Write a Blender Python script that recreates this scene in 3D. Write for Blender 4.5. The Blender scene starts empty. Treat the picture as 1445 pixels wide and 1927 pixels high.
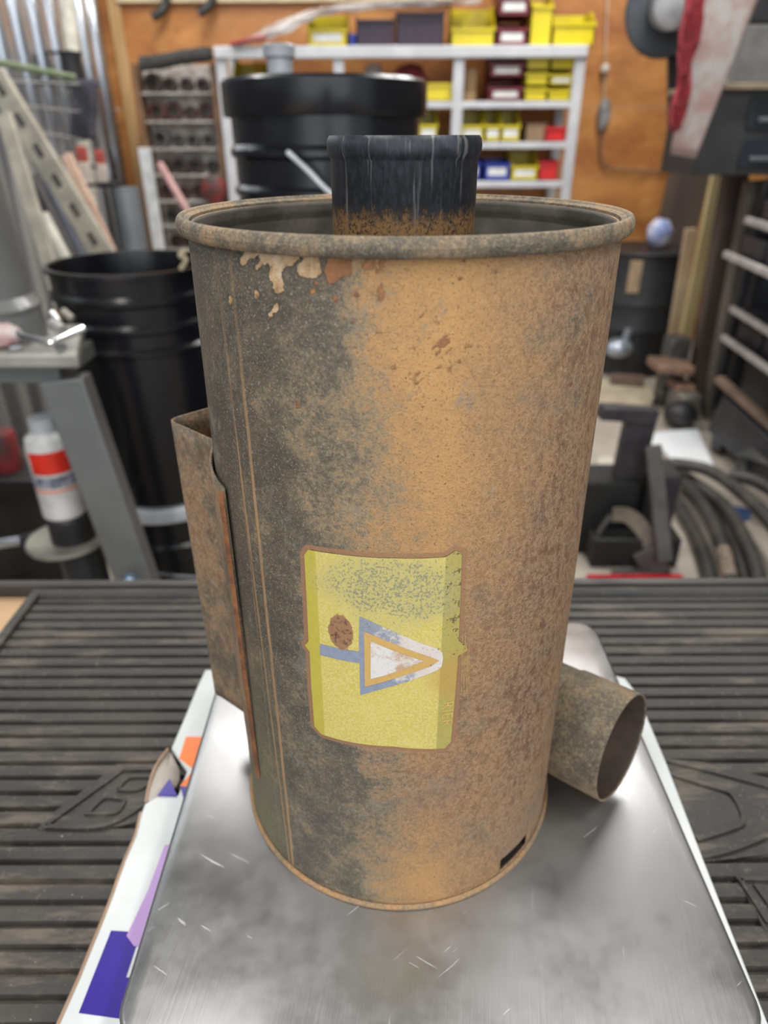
import bpy, bmesh, math, random
import numpy as np
from mathutils import Vector, Matrix
random.seed(7)
rng = np.random.default_rng(5)
C = bpy.context.scene.collection
SC = bpy.context.scene
R = math.radians
TOP = 0.96                                   # height of the scale platform above the shop floor

# ------------------------------------------------------------------ camera
IW, IH = 1445, 1927
FPX, PITCH, ROLL = 1289.5, 0.501365, -0.0033835
CAM = np.array([-.01022, -.36903, .42615 + TOP])
cd = bpy.data.cameras.new('camera'); cam = bpy.data.objects.new('camera', cd); C.objects.link(cam)
cd.sensor_fit = 'HORIZONTAL'; cd.sensor_width = 36; cd.lens = FPX / IW * 36
cd.clip_start = .02; cd.clip_end = 100
cam.location = CAM
cam.rotation_mode = 'QUATERNION'
_m = Matrix.Rotation(math.pi/2 - PITCH, 4, 'X') @ Matrix.Rotation(ROLL, 4, 'Z')
cam.rotation_quaternion = _m.to_quaternion()
cd.dof.use_dof = True; cd.dof.focus_distance = .33; cd.dof.aperture_fstop = 9.0
SC.camera = cam

# ------------------------------------------------------------------ light
SC.view_settings.view_transform = 'Standard'; SC.view_settings.look = 'None'
SC.view_settings.gamma = 1; SC.view_settings.use_curve_mapping = False
SC.view_settings.exposure = 0.03
wd = bpy.data.worlds.new('world'); SC.world = wd; wd.use_nodes = True
wd.node_tree.nodes['Background'].inputs[0].default_value = (.80, .88, 1, 1)
wd.node_tree.nodes['Background'].inputs[1].default_value = .8
def area(name, loc, rot, sx, sy, power, col=(1, 1, 1)):
    l = bpy.data.lights.new(name, 'AREA'); l.shape = 'RECTANGLE'; l.size = sx; l.size_y = sy
    l.energy = power; l.color = col
    o = bpy.data.objects.new(name, l); C.objects.link(o); o.location = loc; o.rotation_euler = rot
    return o
area('doorway_daylight', (0.3, -3.2, 1.9), (R(80), 0, 0), 4.5, 3.2, 60, (.93, .97, 1))
for i, (x, y, ang) in enumerate([(-1.05, 2.25, 0), (1.15, 2.25, 0), (-.95, 3.7, 90), (1.35, 3.5, 90), (-.95, -.9, 90), (1.15, -.9, 90)]):
    area('ceiling_fluorescent', (x, y, 3.42), (0, 0, R(ang)), 1.25, .26, (36, 46, 34, 44, 44, 44)[i], (1, .985, .95))

# ------------------------------------------------------------------ photo rays -> places
_c, _s = math.cos(PITCH), math.sin(PITCH); _cr, _sr = math.cos(ROLL), math.sin(ROLL)
def ray(x, y):
    a = x - IW/2; b = y - IH/2
    u = a*_cr + b*_sr; v = -a*_sr + b*_cr
    return np.array([u, FPX*_c - v*_s, -FPX*_s - v*_c])
def az(x, y, z): d = ray(x, y); return Vector(CAM + d*(z - CAM[2])/d[2])
def ay(x, y, Y): d = ray(x, y); return Vector(CAM + d*(Y - CAM[1])/d[1])
HC = .3915; RB = .11; TAP = -.00535
def rad(z): return RB + TAP*z/.3948
def on_can(x, y):
    d = ray(x, y); o = CAM - np.array([0, 0, TOP]); r = .107
    for _ in range(6):
        A = d[0]**2 + d[1]**2; B = 2*(o[0]*d[0] + o[1]*d[1]); Q = o[0]**2 + o[1]**2 - r*r
        D = max(B*B - 4*A*Q, 0); k = (-B - math.sqrt(D))/2/A; P = o + d*k; r = rad(P[2])
    return math.atan2(P[0], -P[1]), float(P[2])         # angle from the front, height
def cyl(th, z, r): return Vector((r*math.sin(th), -r*math.cos(th), z))

# ------------------------------------------------------------------ materials
def new_mat(name):
    m = bpy.data.materials.new(name); m.use_nodes = True
    return m, m.node_tree, m.node_tree.nodes['Principled BSDF']
class NT:
    def __init__(s, t): s.t = t; s.o = t.nodes.new('ShaderNodeTexCoord').outputs['Object']
    def n(s, k, **kw):
        x = s.t.nodes.new(k)
        for a, b in kw.items(): setattr(x, a, b)
        return x
    def set(s, sock, v):
        if isinstance(v, bpy.types.NodeSocket): s.t.links.new(v, sock)
        elif isinstance(v, (tuple, list)) and len(v) == 3 and sock.type == 'RGBA': sock.default_value = (*v, 1)
        else: sock.default_value = v
    def math(s, op, a, b=0.0, c=None, clamp=False):
        x = s.n('ShaderNodeMath', operation=op, use_clamp=clamp); s.set(x.inputs[0], a); s.set(x.inputs[1], b)
        if c is not None: s.set(x.inputs[2], c)
        return x.outputs[0]
    def noise(s, scale, detail=3, rough=.55, stretch=None, dist=0, rot=None, vec=None):
        v = vec or s.o
        if stretch or rot:
            mp = s.n('ShaderNodeMapping'); s.set(mp.inputs[0], v)
            if rot: mp.inputs['Rotation'].default_value = rot
            v = mp.outputs[0]
            if stretch: mp = s.n('ShaderNodeMapping'); s.set(mp.inputs[0], v); mp.inputs['Scale'].default_value = stretch; v = mp.outputs[0]
        x = s.n('ShaderNodeTexNoise'); s.set(x.inputs['Vector'], v)
        x.inputs['Scale'].default_value = scale; x.inputs['Detail'].default_value = detail
        x.inputs['Roughness'].default_value = rough; x.inputs['Distortion'].default_value = dist
        return x.outputs['Fac']
    def step(s, v, a, b):          # smooth 0..1 between a and b
        x = s.n('ShaderNodeMapRange', interpolation_type='SMOOTHSTEP'); s.set(x.inputs[0], v)
        x.inputs[1].default_value = a; x.inputs[2].default_value = b; return x.outputs[0]
    def mix(s, f, a, b, bt='MIX'):
        x = s.n('ShaderNodeMix', data_type='RGBA', blend_type=bt); s.set(x.inputs[0], f)
        s.set(x.inputs[6], a); s.set(x.inputs[7], b); return x.outputs[2]
    def ramp(s, f, stops):
        x = s.n('ShaderNodeValToRGB'); s.set(x.inputs[0], f); e = x.color_ramp.elements
        while len(e) < len(stops): e.new(.5)
        for q, (p, c) in zip(e, stops): q.position = p; q.color = (*c, 1)
        return x.outputs[0]
    def bump(s, h, strength, dist=.001):
        x = s.n('ShaderNodeBump'); s.set(x.inputs['Height'], h); x.inputs['Strength'].default_value = strength
        x.inputs['Distance'].default_value = dist; return x.outputs[0]
MATS = {}
def M(name, c1, c2=None, scale=12, rough=.5, metal=0.0, bump=0.0, bscale=None, spec=None, stretch=None, coat=0):
    if name in MATS: return MATS[name]
    m, t, b = new_mat(name); k = NT(t)
    c2 = c2 or tuple(x*.72 for x in c1)
    nz = k.noise(scale, 5, .6, stretch=stretch)
    k.set(b.inputs['Base Color'], k.mix(k.step(nz, .35, .65), c2, c1))
    k.set(b.inputs['Roughness'], k.math('MULTIPLY_ADD', nz, .25, rough - .12, clamp=True))
    b.inputs['Metallic'].default_value = metal
    if spec is not None: b.inputs['Specular IOR Level'].default_value = spec
    if coat: b.inputs['Coat Weight'].default_value = coat; b.inputs['Coat Roughness'].default_value = .12
    if bump: k.set(b.inputs['Normal'], k.bump(k.noise(bscale or scale*6, 4, stretch=stretch), bump, .003))
    MATS[name] = m; return m

# ------------------------------------------------------------------ mesh helpers
def bm_new(): return bmesh.new()
def add_box(bm, c, s, rot=None):
    c = Vector(c); vs = []
    for dx in (-.5, .5):
        for dy in (-.5, .5):
            for dz in (-.5, .5):
                v = Vector((dx*s[0], dy*s[1], dz*s[2]))
                if rot is not None: v = rot @ v
                vs.append(bm.verts.new(c + v))
    for f in ((0,1,3,2),(4,6,7,5),(0,4,5,1),(2,3,7,6),(0,2,6,4),(1,5,7,3)): bm.faces.new([vs[i] for i in f])
def add_beam(bm, p, q, w, d, up=(0, 1, 0)):          # rectangular bar from p to q
    p, q = Vector(p), Vector(q); a = (q - p).normalized(); x = a.cross(Vector(up)).normalized(); y = x.cross(a).normalized()
    rot = Matrix((x, y, a)).transposed(); add_box(bm, (p + q)/2, (w, d, (q - p).length), rot)
def add_lathe(bm, prof, c=(0, 0, 0), seg=48, axis=None, cap=False):
    c = Vector(c); rot = Matrix.Identity(3)
    if axis is not None: rot = Vector((0, 0, 1)).rotation_difference(Vector(axis)).to_matrix()
    rings = []
    for r, z in prof:
        if r < 1e-6: rings.append([bm.verts.new(c + rot @ Vector((0, 0, z)))]); continue
        rings.append([bm.verts.new(c + rot @ Vector((r*math.cos(2*math.pi*i/seg), r*math.sin(2*math.pi*i/seg), z))) for i in range(seg)])
    for a, b in zip(rings, rings[1:]):
        for i in range(seg):
            j = (i + 1) % seg
            if len(a) == 1: bm.faces.new((a[0], b[i], b[j]))
            elif len(b) == 1: bm.faces.new((a[i], a[j], b[0]))
            else: bm.faces.new((a[i], a[j], b[j], b[i]))
def add_tube(bm, pts, r, seg=10, cap=True):
    pts = [Vector(p) for p in pts]; rings = []; prev = None
    for i, p in enumerate(pts):
        t = (pts[min(i+1, len(pts)-1)] - pts[max(i-1, 0)]).normalized()
        if prev is None: n = t.orthogonal().normalized()
        else: n = (prev - t*prev.dot(t)).normalized()
        prev = n; b = t.cross(n); rr = r[i] if isinstance(r, (list, tuple)) else r
        rings.append([bm.verts.new(p + rr*(n*math.cos(2*math.pi*k/seg) + b*math.sin(2*math.pi*k/seg))) for k in range(seg)])
    for a, b in zip(rings, rings[1:]):
        for k in range(seg): bm.faces.new((a[k], a[(k+1) % seg], b[(k+1) % seg], b[k]))
    if cap: bm.faces.new(rings[0][::-1]); bm.faces.new(rings[-1])
def spline(pts, n=8):
    P = [Vector(p) for p in pts]; out = []
    for i in range(len(P)-1):
        p0, p1, p2, p3 = P[max(i-1, 0)], P[i], P[i+1], P[min(i+2, len(P)-1)]
        for k in range(n):
            t = k/n; out.append(.5*((2*p1) + (p2-p0)*t + (2*p0-5*p1+4*p2-p3)*t*t + (3*p1-p0-3*p2+p3)*t**3))
    return out + [P[-1]]
def add_prism(bm, pts, ext):                          # closed outline pts extruded by the vector ext
    a = [bm.verts.new(Vector(p)) for p in pts]; b = [bm.verts.new(Vector(p) + Vector(ext)) for p in pts]; n = len(a)
    bm.faces.new(a); bm.faces.new(b[::-1])
    for i in range(n): bm.faces.new((a[i], b[i], b[(i+1) % n], a[(i+1) % n]))
def wloc(o):
    v = Vector((0, 0, 0))
    while o: v += o.location; o = o.parent
    return v
def finish(name, bm, mat, parent=None, bevel=0.0, smooth=35, origin=None, segs=2):
    bmesh.ops.recalc_face_normals(bm, faces=bm.faces)
    me = bpy.data.meshes.new(name)
    if parent is not None: off = wloc(parent)
    else:
        if origin is None:
            xs = [v.co for v in bm.verts]
            origin = Vector(((min(v.x for v in xs)+max(v.x for v in xs))/2, (min(v.y for v in xs)+max(v.y for v in xs))/2, min(v.z for v in xs)))
        off = Vector(origin)
    bmesh.ops.translate(bm, verts=bm.verts, vec=-off)
    bm.to_mesh(me); bm.free()
    me.shade_smooth() if smooth else None
    o = bpy.data.objects.new(name, me); C.objects.link(o); me.materials.append(mat)
    if parent is not None: o.parent = parent
    else: o.location = off
    if smooth: me.set_sharp_from_angle(angle=R(smooth))
    if bevel:
        md = o.modifiers.new('bevel', 'BEVEL'); md.width = bevel; md.segments = segs; md.limit_method = 'ANGLE'; md.angle_limit = R(40)
    return o
def tag(o, label, cat, group=None, kind=None):
    o['label'] = label; o['category'] = cat
    if group: o['group'] = group
    if kind: o['kind'] = kind
    return o
def thing(name, label, cat, loc, group=None):
    o = bpy.data.objects.new(name, None); C.objects.link(o); o.location = loc; o.empty_display_size = .05
    return tag(o, label, cat, group)
def struct(name, bm, mat, label, parent=None, smooth=0, bevel=0):
    o = finish(name, bm, mat, parent, smooth=smooth, bevel=bevel, origin=(0, 0, 0) if parent is None else None)
    if parent is None: o['kind'] = 'structure'; o['label'] = label; o['category'] = 'building'
    return o
def part_label(o, s): o['label'] = s; return o
def single(name, bm, mat, label, cat, group=None, bevel=0, smooth=35, kind=None):
    return tag(finish(name, bm, mat, None, bevel=bevel, smooth=smooth), label, cat, group, kind)

# =================================================================== THE SHOP SHELL
BACKY, LEFTX, RIGHTX, CEIL = 4.95, -1.80, 3.1, 3.6
def mat_concrete():
    m, t, b = new_mat('concrete'); k = NT(t)
    n = k.noise(1.6, 8, .65); n2 = k.noise(22, 6, .7)
    c = k.ramp(n, [(.3, (.20, .175, .145)), (.5, (.36, .32, .27)), (.72, (.50, .45, .385))])
    c = k.mix(k.step(n2, .58, .72), c, (.13, .11, .09)); k.set(b.inputs['Base Color'], c)
    b.inputs['Roughness'].default_value = .75; k.set(b.inputs['Normal'], k.bump(n2, .2, .004)); return m
def mat_ply():
    m, t, b = new_mat('stained_plywood'); k = NT(t)
    w = k.noise(3.2, 7, .62, stretch=(.8, 1, 1.3), dist=.5); f = k.noise(30, 4, .6, stretch=(.3, 1, 2)); bl = k.noise(1.1, 3)
    c = k.ramp(w, [(.25, (.27, .09, .024)), (.45, (.45, .175, .045)), (.60, (.60, .27, .075)), (.8, (.70, .38, .14))])
    c = k.mix(k.math('MULTIPLY', k.step(bl, .45, .7), .5), c, (.27, .10, .035))
    c = k.mix(k.math('MULTIPLY', k.step(f, .5, .8), .35), c, (.24, .10, .04)); k.set(b.inputs['Base Color'], c)
    b.inputs['Roughness'].default_value = .55; return m
ply = mat_ply()
bm = bm_new(); add_box(bm, ((LEFTX+RIGHTX)/2, .6, -.05), (RIGHTX-LEFTX+.4, 9.2, .1))
struct('floor', bm, mat_concrete(), 'tan worn concrete floor of the workshop')
bm = bm_new()
seamz = ay(1180, 203, BACKY).z
add_box(bm, ((LEFTX+RIGHTX)/2, BACKY+.05, seamz/2), (RIGHTX-LEFTX, .1, seamz))
add_box(bm, ((LEFTX+RIGHTX)/2, BACKY+.056, (seamz+CEIL)/2+.002), (RIGHTX-LEFTX, .1, CEIL-seamz-.004))
struct('wall_back', bm, ply, 'orange-brown stained plywood back wall')
bm = bm_new(); add_box(bm, (RIGHTX+.05, 2.0, CEIL/2), (.1, 6.0, CEIL))
struct('wall_right', bm, M('grey_wall_panel', (.12, .115, .11), rough=.6), 'plain grey right side wall')
bm = bm_new(); add_box(bm, ((LEFTX+RIGHTX)/2, 1.6, CEIL+.05), (RIGHTX-LEFTX, 6.8, .1))
struct('ceiling', bm, M('ceiling_board', (.105, .093, .08), rough=.8), 'pale brown ceiling boards')
# corrugated left wall
bm = bm_new(); y = -1.4; prof = []
while y < BACKY:
    prof += [(0, y), (0, y+.119)] + [(.004 + .040*math.sin(math.pi*i_/10), y+.160-.038*math.cos(math.pi*i_/10)) for i_ in range(11)] + [(0, y+.201)]; y += .215
prof = [p for p in prof if p[1] <= BACKY] + [(0, BACKY)]
bot = [bm.verts.new((LEFTX+a, b, 0)) for a, b in prof]; tp = [bm.verts.new((LEFTX+a, b, CEIL)) for a, b in prof]
for i in range(len(prof)-1): bm.faces.new((bot[i], bot[i+1], tp[i+1], tp[i]))
galv = M('galvanised_sheet', (.60, .64, .70), (.48, .51, .56), scale=5, rough=.24, metal=.9, stretch=(1, 1, .2))
w = struct('wall_left', bm, galv, 'ribbed galvanised sheet steel left wall', smooth=40)
md = w.modifiers.new('thick', 'SOLIDIFY'); md.thickness = .004; md.offset = -1
# timber trims of the back wall
pine = M('pale_pine', (.62, .40, .19), (.48, .29, .12), scale=9, rough=.6, stretch=(1, 1, .15))
bm = bm_new(); add_box(bm, (ay(253, 250, BACKY).x, BACKY-.012, CEIL/2), (.075, .022, CEIL)); struct('trim_1', bm, pine, 'vertical orange pine corner trim board')
bm = bm_new(); zt = ay(400, 6, BACKY).z; add_box(bm, (-.62, BACKY-.02, zt+.07), (2.1, .04, .14)); struct('trim_2', bm, M('cream_board', (.70, .56, .36), rough=.6), 'pale horizontal board along the top of the plywood')

# =================================================================== WORKBENCH AND RUBBER MAT
BT = TOP - .075                                       # bench top
MT = TOP - .060                                       # mat surface
bench = thing('workbench', 'wooden workbench with a dark edge, under the ribbed rubber mat', 'workbench', (0, -.2, 0))
wood = M('bench_wood', (.52, .34, .19), (.36, .22, .12), scale=7, rough=.55, stretch=(.2, 1, 1), bump=.15)
bm = bm_new(); add_box(bm, (0, -.23, BT-.02), (2.2, 1.12, .04)); finish('bench_top', bm, wood, bench, bevel=.003)
dark = M('dark_steel', (.035, .033, .032), (.06, .055, .05), rough=.5, metal=.3)
bm = bm_new(); add_box(bm, (0, .337, BT-.012), (2.2, .014, .056)); part_label(finish('edge_strip', bm, dark, bench, bevel=.003), 'dark metal strip on the far edge')
for x in (-1.02, 1.02):
    for yy in (-.72, .26):
        bm = bm_new(); add_box(bm, (x, yy, (BT-.04)/2), (.09, .09, BT-.04)); finish('leg', bm, wood, bench, bevel=.004)
def mat_rubber():
    m, t, b = new_mat('worn_black_rubber'); k = NT(t)
    n = k.noise(9, 8, .7); n2 = k.noise(160, 4, .7); n3 = k.noise(26, 5, .7, stretch=(.35, 1.5, 1)); n4 = k.noise(420, 2, .6)
    c = k.ramp(n, [(.3, (.014, .0128, .012)), (.5, (.033, .030, .027)), (.7, (.066, .057, .047))])
    c = k.mix(k.math('MULTIPLY', k.step(n3, .5, .68), .65), c, (.155, .125, .092))
    c = k.mix(k.math('MULTIPLY', k.step(n2, .58, .70), .40), c, (.15, .13, .11))
    c = k.mix(k.step(n4, .735, .76), c, (.42, .36, .29))
    k.set(b.inputs['Base Color'], c); k.set(b.inputs['Roughness'], k.math('MULTIPLY_ADD', n, .4, .36))
    k.set(b.inputs['Normal'], k.bump(k.math('ADD', n2, n3), .45, .0012)); return m
rubber = mat_rubber()
rm = thing('rubber_mat', 'black ribbed rubber mat with raised italic lettering and a lipped edge', 'mat', (0, -.1, BT))
MX0, MX1, MY0, MY1 = -.434, .86, -.62, .312
PIT = .0158
gy = az(100, 1436, MT).y
pr = []                                               # groove profile along y
y = gy - PIT*int((gy - MY0)/PIT) + 0
while y < MY1 - .012:
    g = .0021
    pr += [(y-g*1.3, MT), (y-g*.6, MT-.0046), (y+g*.6, MT-.0046), (y+g*1.3, MT), (y+PIT*.5, MT+.0005)]; y += PIT
pr = [(MY0, MT)] + [p for p in pr if MY0 < p[0] < MY1-.012]
lip = [(MY1-.010, MT), (MY1-.009, MT-.001), (MY1-.007, MT+.004), (MY1-.003, MT+.0075), (MY1+.002, MT+.007), (MY1+.005, MT+.001), (MY1+.005, BT)]
pr += lip
bm = bm_new(); xs = [MX0 + .009, MX0 + .03] + list(np.linspace(MX0+.2, MX1, 10)); rows = []
for x in xs:
    rows.append([bm.verts.new((x, a, b)) for a, b in pr])
for a, b in zip(rows, rows[1:]):
    for i in range(len(pr)-1): bm.faces.new((a[i], a[i+1], b[i+1], b[i]))
base = [bm.verts.new((x, MY0, BT)) for x in xs]
finish('ribbed_sheet', bm, rubber, rm, smooth=25)
bm = bm_new()
for (x0, x1, h0, h1) in ((MX0-.003, MX0+.009, .0065, .0065),):
    add_box(bm, ((x0+x1)/2, (MY0+MY1)/2, (BT+MT+.0065)/2), (x1-x0, MY1-MY0+.01, MT+.0065-BT))
finish('side_lip', bm, rubber, rm, bevel=.003, segs=3)
# raised lettering of the mat
def mat_stroke(bm, px, w, closed=False):
    P = [az(x, y, MT + .001) for x, y in px]
    if closed: P = P + [P[0]]
    P = spline(P, 6) if len(P) > 2 else P
    for a, b in zip(P, P[1:]):
        if (b-a).length < 1e-5: continue
        add_beam(bm, a, b, w, .0032, up=(0, 0, 1))
def mat_letter(outer, strokes):
    bm = bm_new(); add_prism(bm, [az(x, y, MT + .0006) for x, y in outer], (0, 0, -.006)); o = finish('letter_pad', bm, rubber, rm, smooth=0)
    bm = bm_new()
    for s, w in strokes: mat_stroke(bm, s, w)
    finish('raised_letter', bm, rubber, o, smooth=30)
mat_letter([(70, 1562), (90, 1535), (120, 1515), (222, 1438), (330, 1438), (330, 1470), (262, 1545), (200, 1560)],
           [([(86, 1554), (232, 1449)], .0035), ([(232, 1449), (330, 1447)], .003), ([(86, 1556), (150, 1558), (195, 1555), (232, 1540), (275, 1512)], .0035),
            ([(160, 1532), (215, 1531), (228, 1520), (234, 1507), (222, 1503), (196, 1503), (166, 1530)], .0028),
            ([(222, 1487), (262, 1486), (285, 1470)], .0028), ([(222, 1487), (245, 1464), (300, 1463)], .0028)])
mat_letter([(1235, 1425), (1330, 1435), (1470, 1470), (1500, 1520), (1500, 1590), (1440, 1608), (1325, 1622)],
           [([(1240, 1428), (1340, 1452), (1470, 1487)], .004), ([(1255, 1455), (1330, 1478), (1372, 1492), (1392, 1520), (1398, 1545), (1380, 1558), (1310, 1580)], .004),
            ([(1320, 1613), (1380, 1598), (1460, 1566)], .004)])
mat_letter([(1384, 1648), (1450, 1648), (1500, 1750), (1440, 1752)],
           [([(1392, 1655), (1446, 1738)], .0035), ([(1392, 1655), (1460, 1656)], .003), ([(1420, 1665), (1470, 1735)], .003)])

# =================================================================== CARTON AND SCALE
CT = MT + .0065
white_card = M('white_carton', (.66, .68, .675), (.58, .60, .595), scale=14, rough=.5, bump=.08)
kraft = M('kraft_card', (.40, .27, .18), (.30, .20, .13), scale=30, rough=.8)
liner = M('grey_card_liner', (.50, .45, .40), (.42, .38, .33), scale=30, rough=.8)
purple = M('purple_print', (.030, .008, .27), (.026, .007, .23), scale=20, rough=.4)
lilac = M('lilac_print', (.50, .32, .62), (.44, .28, .56), scale=20, rough=.5)
orange = M('orange_print', (.92, .20, .022), (.85, .17, .02), scale=20, rough=.45)
carton = thing('flattened_carton', 'white shipping carton with purple and orange print, flattened under the steel scale', 'carton', az(300, 1600, MT))
lft = [(386, 1260), (371, 1292), (345, 1355), (322, 1408), (334, 1425), (352, 1450), (335, 1496), (300, 1496), (272, 1512), (266, 1530), (256, 1572), (235, 1620), (214, 1680), (198, 1722), (170, 1790), (150, 1840), (112, 1925), (85, 1990)]
rgt = [(1500, 2040), (1443, 1920), (1323, 1615), (1254, 1435), (1218, 1350), (1192, 1296), (1176, 1276), (1150, 1268), (1100, 1262)]
bm = bm_new(); add_prism(bm, [az(x, y, CT) for x, y in lft + rgt], (0, 0, -.005))
finish('card_sheet', bm, white_card, carton, bevel=.0012)
bm = bm_new()                                          # kraft edge of the board
pts = [az(x, y, CT-.003) for x, y in lft[9:]]; add_tube(bm, spline(pts, 4), .0019, 6); finish('board_edge', bm, kraft, carton)
def printed(name, px, mat, lbl, lift=.0003):
    bm = bm_new(); add_prism(bm, [az(x, y, CT+lift) for x, y in px], (0, 0, -lift-.0002)); part_label(finish(name, bm, mat, carton, smooth=0), lbl)
printed('printed_panel', [(209, 1751), (241, 1753), (256, 1781), (237, 1839), (275, 1843), (250, 1920), (148, 1906)], purple, 'deep purple printed panel')
printed('printed_panel', [(350, 1386), (400, 1387), (385, 1452), (362, 1446), (337, 1427)], orange, 'orange printed panel')
printed('printed_panel', [(360, 1454), (380, 1478), (338, 1479)], orange, 'orange printed scrap')
printed('printed_panel', [(339, 1480), (380, 1480), (360, 1508), (345, 1503)], purple, 'purple printed scrap')
printed('tape_strip', [(310, 1590), (345, 1587), (300, 1782), (252, 1780), (238, 1761), (278, 1676)], lilac, 'pale lilac paper strip', .0006)
bm = bm_new()                                          # torn, curled flap
o1 = [az(315, 1412, CT+.004), az(296, 1445, CT+.008), az(284, 1478, CT+.006), az(277, 1508, CT+.001)]
i1 = [az(322, 1418, CT), az(338, 1452, CT-.002), az(332, 1478, CT-.002), az(305, 1496, CT)]
va = [bm.verts.new(p) for p in spline(o1, 5)]; vm = [bm.verts.new((a*.55+b*.45)+Vector((0, 0, -.003))) for a, b in zip(spline(o1, 5), spline(i1, 5))]; vb = [bm.verts.new(p) for p in spline(i1, 5)]
for a, b in ((va, vm), (vm, vb)):
    for i in range(len(a)-1): bm.faces.new((a[i], a[i+1], b[i+1], b[i]))
fl = part_label(finish('torn_flap', bm, liner, carton), 'torn curled flap showing the grey liner')
sd = fl.modifiers.new('t', 'SOLIDIFY'); sd.thickness = .0022; sd.offset = -1
bm = bm_new(); add_tube(bm, spline([az(316, 1410, CT+.004), az(293, 1443, CT+.009), az(281, 1478, CT+.006), az(275, 1510, CT)], 5), .0016, 6); finish('flap_edge', bm, kraft, fl)
printed('printed_panel', [(319, 1465), (333, 1497), (297, 1496)], purple, 'small purple printed triangle', .0016)

def mat_steel():
    m, t, b = new_mat('brushed_stainless'); k = NT(t)
    sm = k.noise(9, 6, .65); br = k.noise(30, 3, .6, stretch=(20, .6, 1), rot=(0, 0, R(8)))
    def scratch(rot, sc, lo): return k.step(k.noise(sc, 2, .5, stretch=(1.0, 16, 1), rot=(0, 0, rot), dist=.25), lo, lo+.03)
    s = k.math('MAXIMUM', scratch(R(30), 22, .735), k.math('MAXIMUM', scratch(R(-35), 25, .74), scratch(R(100), 19, .75)))
    c = k.mix(sm, (.33, .33, .33), (.47, .47, .475)); c = k.mix(k.math('MULTIPLY', s, .3), c, (.75, .75, .76))
    k.set(b.inputs['Base Color'], c); b.inputs['Metallic'].default_value = .95
    r = k.math('MULTIPLY_ADD', k.step(sm, .35, .65), .14, .28); r = k.math('ADD', r, k.math('MULTIPLY', s, .2)); k.set(b.inputs['Roughness'], r)
    h = k.math('ADD', k.math('MULTIPLY', br, .25), k.math('ADD', k.math('MULTIPLY', s, -.15), k.math('MULTIPLY', k.noise(3.2, 2), .5)))
    k.set(b.inputs['Normal'], k.bump(h, .25, .0012)); return m
steel = mat_steel()
scale = thing('shipping_scale', 'low bench scale with a brushed stainless steel platform under the rusty canister', 'scale', (.02, 0, CT))
def rrect(x0, x1, y0, y1, r, n=8):
    out = []
    for cx, cy, a0 in ((x1-r, y1-r, 0), (x0+r, y1-r, 90), (x0+r, y0+r, 180), (x1-r, y0+r, 270)):
        for i in range(n+1):
            a = R(a0 + 90*i/n); out.append((cx+r*math.cos(a), cy+r*math.sin(a)))
    return out
bm = bm_new(); X0, X1, Y0, Y1 = -.1595, .1995, -.184, .180; levels = []
for ins, z in ((.0035, TOP), (.0012, TOP-.0009), (0, TOP-.0032), (0, TOP-.014)):
    levels.append([bm.verts.new((x, y, z)) for x, y in rrect(X0+ins, X1-ins, Y0+ins, Y1-ins, .021-ins)])
for a, b in zip(levels, levels[1:]):
    for i in range(len(a)): bm.faces.new((a[i], a[(i+1) % len(a)], b[(i+1) % len(a)], b[i]))
bm.faces.new(levels[0]); bm.faces.new(levels[-1])
finish('platform', bm, steel, scale, smooth=50)
bm = bm_new(); add_prism(bm, [(x, y, TOP-.0141) for x, y in rrect(X0+.012, X1-.012, Y0+.012, Y1-.012, .015)], (0, 0, -.030))
part_label(finish('housing', bm, M('scale_housing', (.55, .56, .57), rough=.45), scale), 'grey plastic housing')
for x in (X0+.04, X1-.04):
    for yy in (Y0+.04, Y1-.04):
        bm = bm_new(); add_lathe(bm, [(0, CT), (.014, CT), (.014, TOP-.044), (0, TOP-.044)], (x, yy, 0), 20); finish('foot', bm, dark, scale)

# =================================================================== THE RUSTY CANISTER
can = thing('canister', 'rusty cylindrical steel canister with a yellow label, on the steel scale', 'canister', (0, 0, TOP))
KX = .108                                              # arc length per radian
def arcs(px): return np.array([[on_can(x, y)[0]*KX, on_can(x, y)[1]] for x, y in px])
def sdf(P, U, V):                                      # + inside the polygon
    d = np.full(U.shape, 1e9); ins = np.zeros(U.shape, bool); n = len(P)
    for i in range(n):
        a, b = P[i], P[(i+1) % n]; e = b-a; wx, wy = U-a[0], V-a[1]
        t = np.clip((wx*e[0]+wy*e[1])/(e@e+1e-12), 0, 1); d = np.minimum(d, np.hypot(wx-e[0]*t, wy-e[1]*t))
        cnd = ((a[1] <= V) & (b[1] > V)) | ((b[1] <= V) & (a[1] > V))
        with np.errstate(divide='ignore', invalid='ignore'): xi = a[0] + (V-a[1])/(b[1]-a[1])*e[0]
        ins ^= cnd & (U < xi)
    return np.where(ins, d, -d)
def z5(l): return [(430+x/4.379, 450+y/4.379) for x, y in l]
def blob(x, y, rx, ry, n=9): return [(x+rx*math.cos(2*math.pi*i/n)*random.uniform(.75, 1.15), y+ry*math.sin(2*math.pi*i/n)*random.uniform(.75, 1.15)) for i in range(n)]
TAN = [z5([(70,15),(110,55),(150,35),(240,40),(300,5),(480,60),(570,130),(540,190),(480,225),(450,195),(430,260),(440,350),(452,440),(395,400),(338,330),(345,250),(380,215),(270,180),(220,120),(160,150),(130,215),(100,200),(110,110),(70,70)]),
       z5([(620,165),(690,130),(740,180),(772,290),(720,310),(640,312),(570,290),(580,210)]), z5([(575,60),(605,40),(628,160),(600,150)]),
       z5(blob(225, 455, 22, 26)), z5([(415,518),(415,590),(360,612),(328,662),(325,630),(365,570)]), z5([(205,180),(222,230),(262,205),(262,245),(228,245)]), z5(blob(142, 395, 12, 22)),
       z5(blob(15, 500, 16, 34)), z5(blob(400, 425, 28, 14))]
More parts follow.
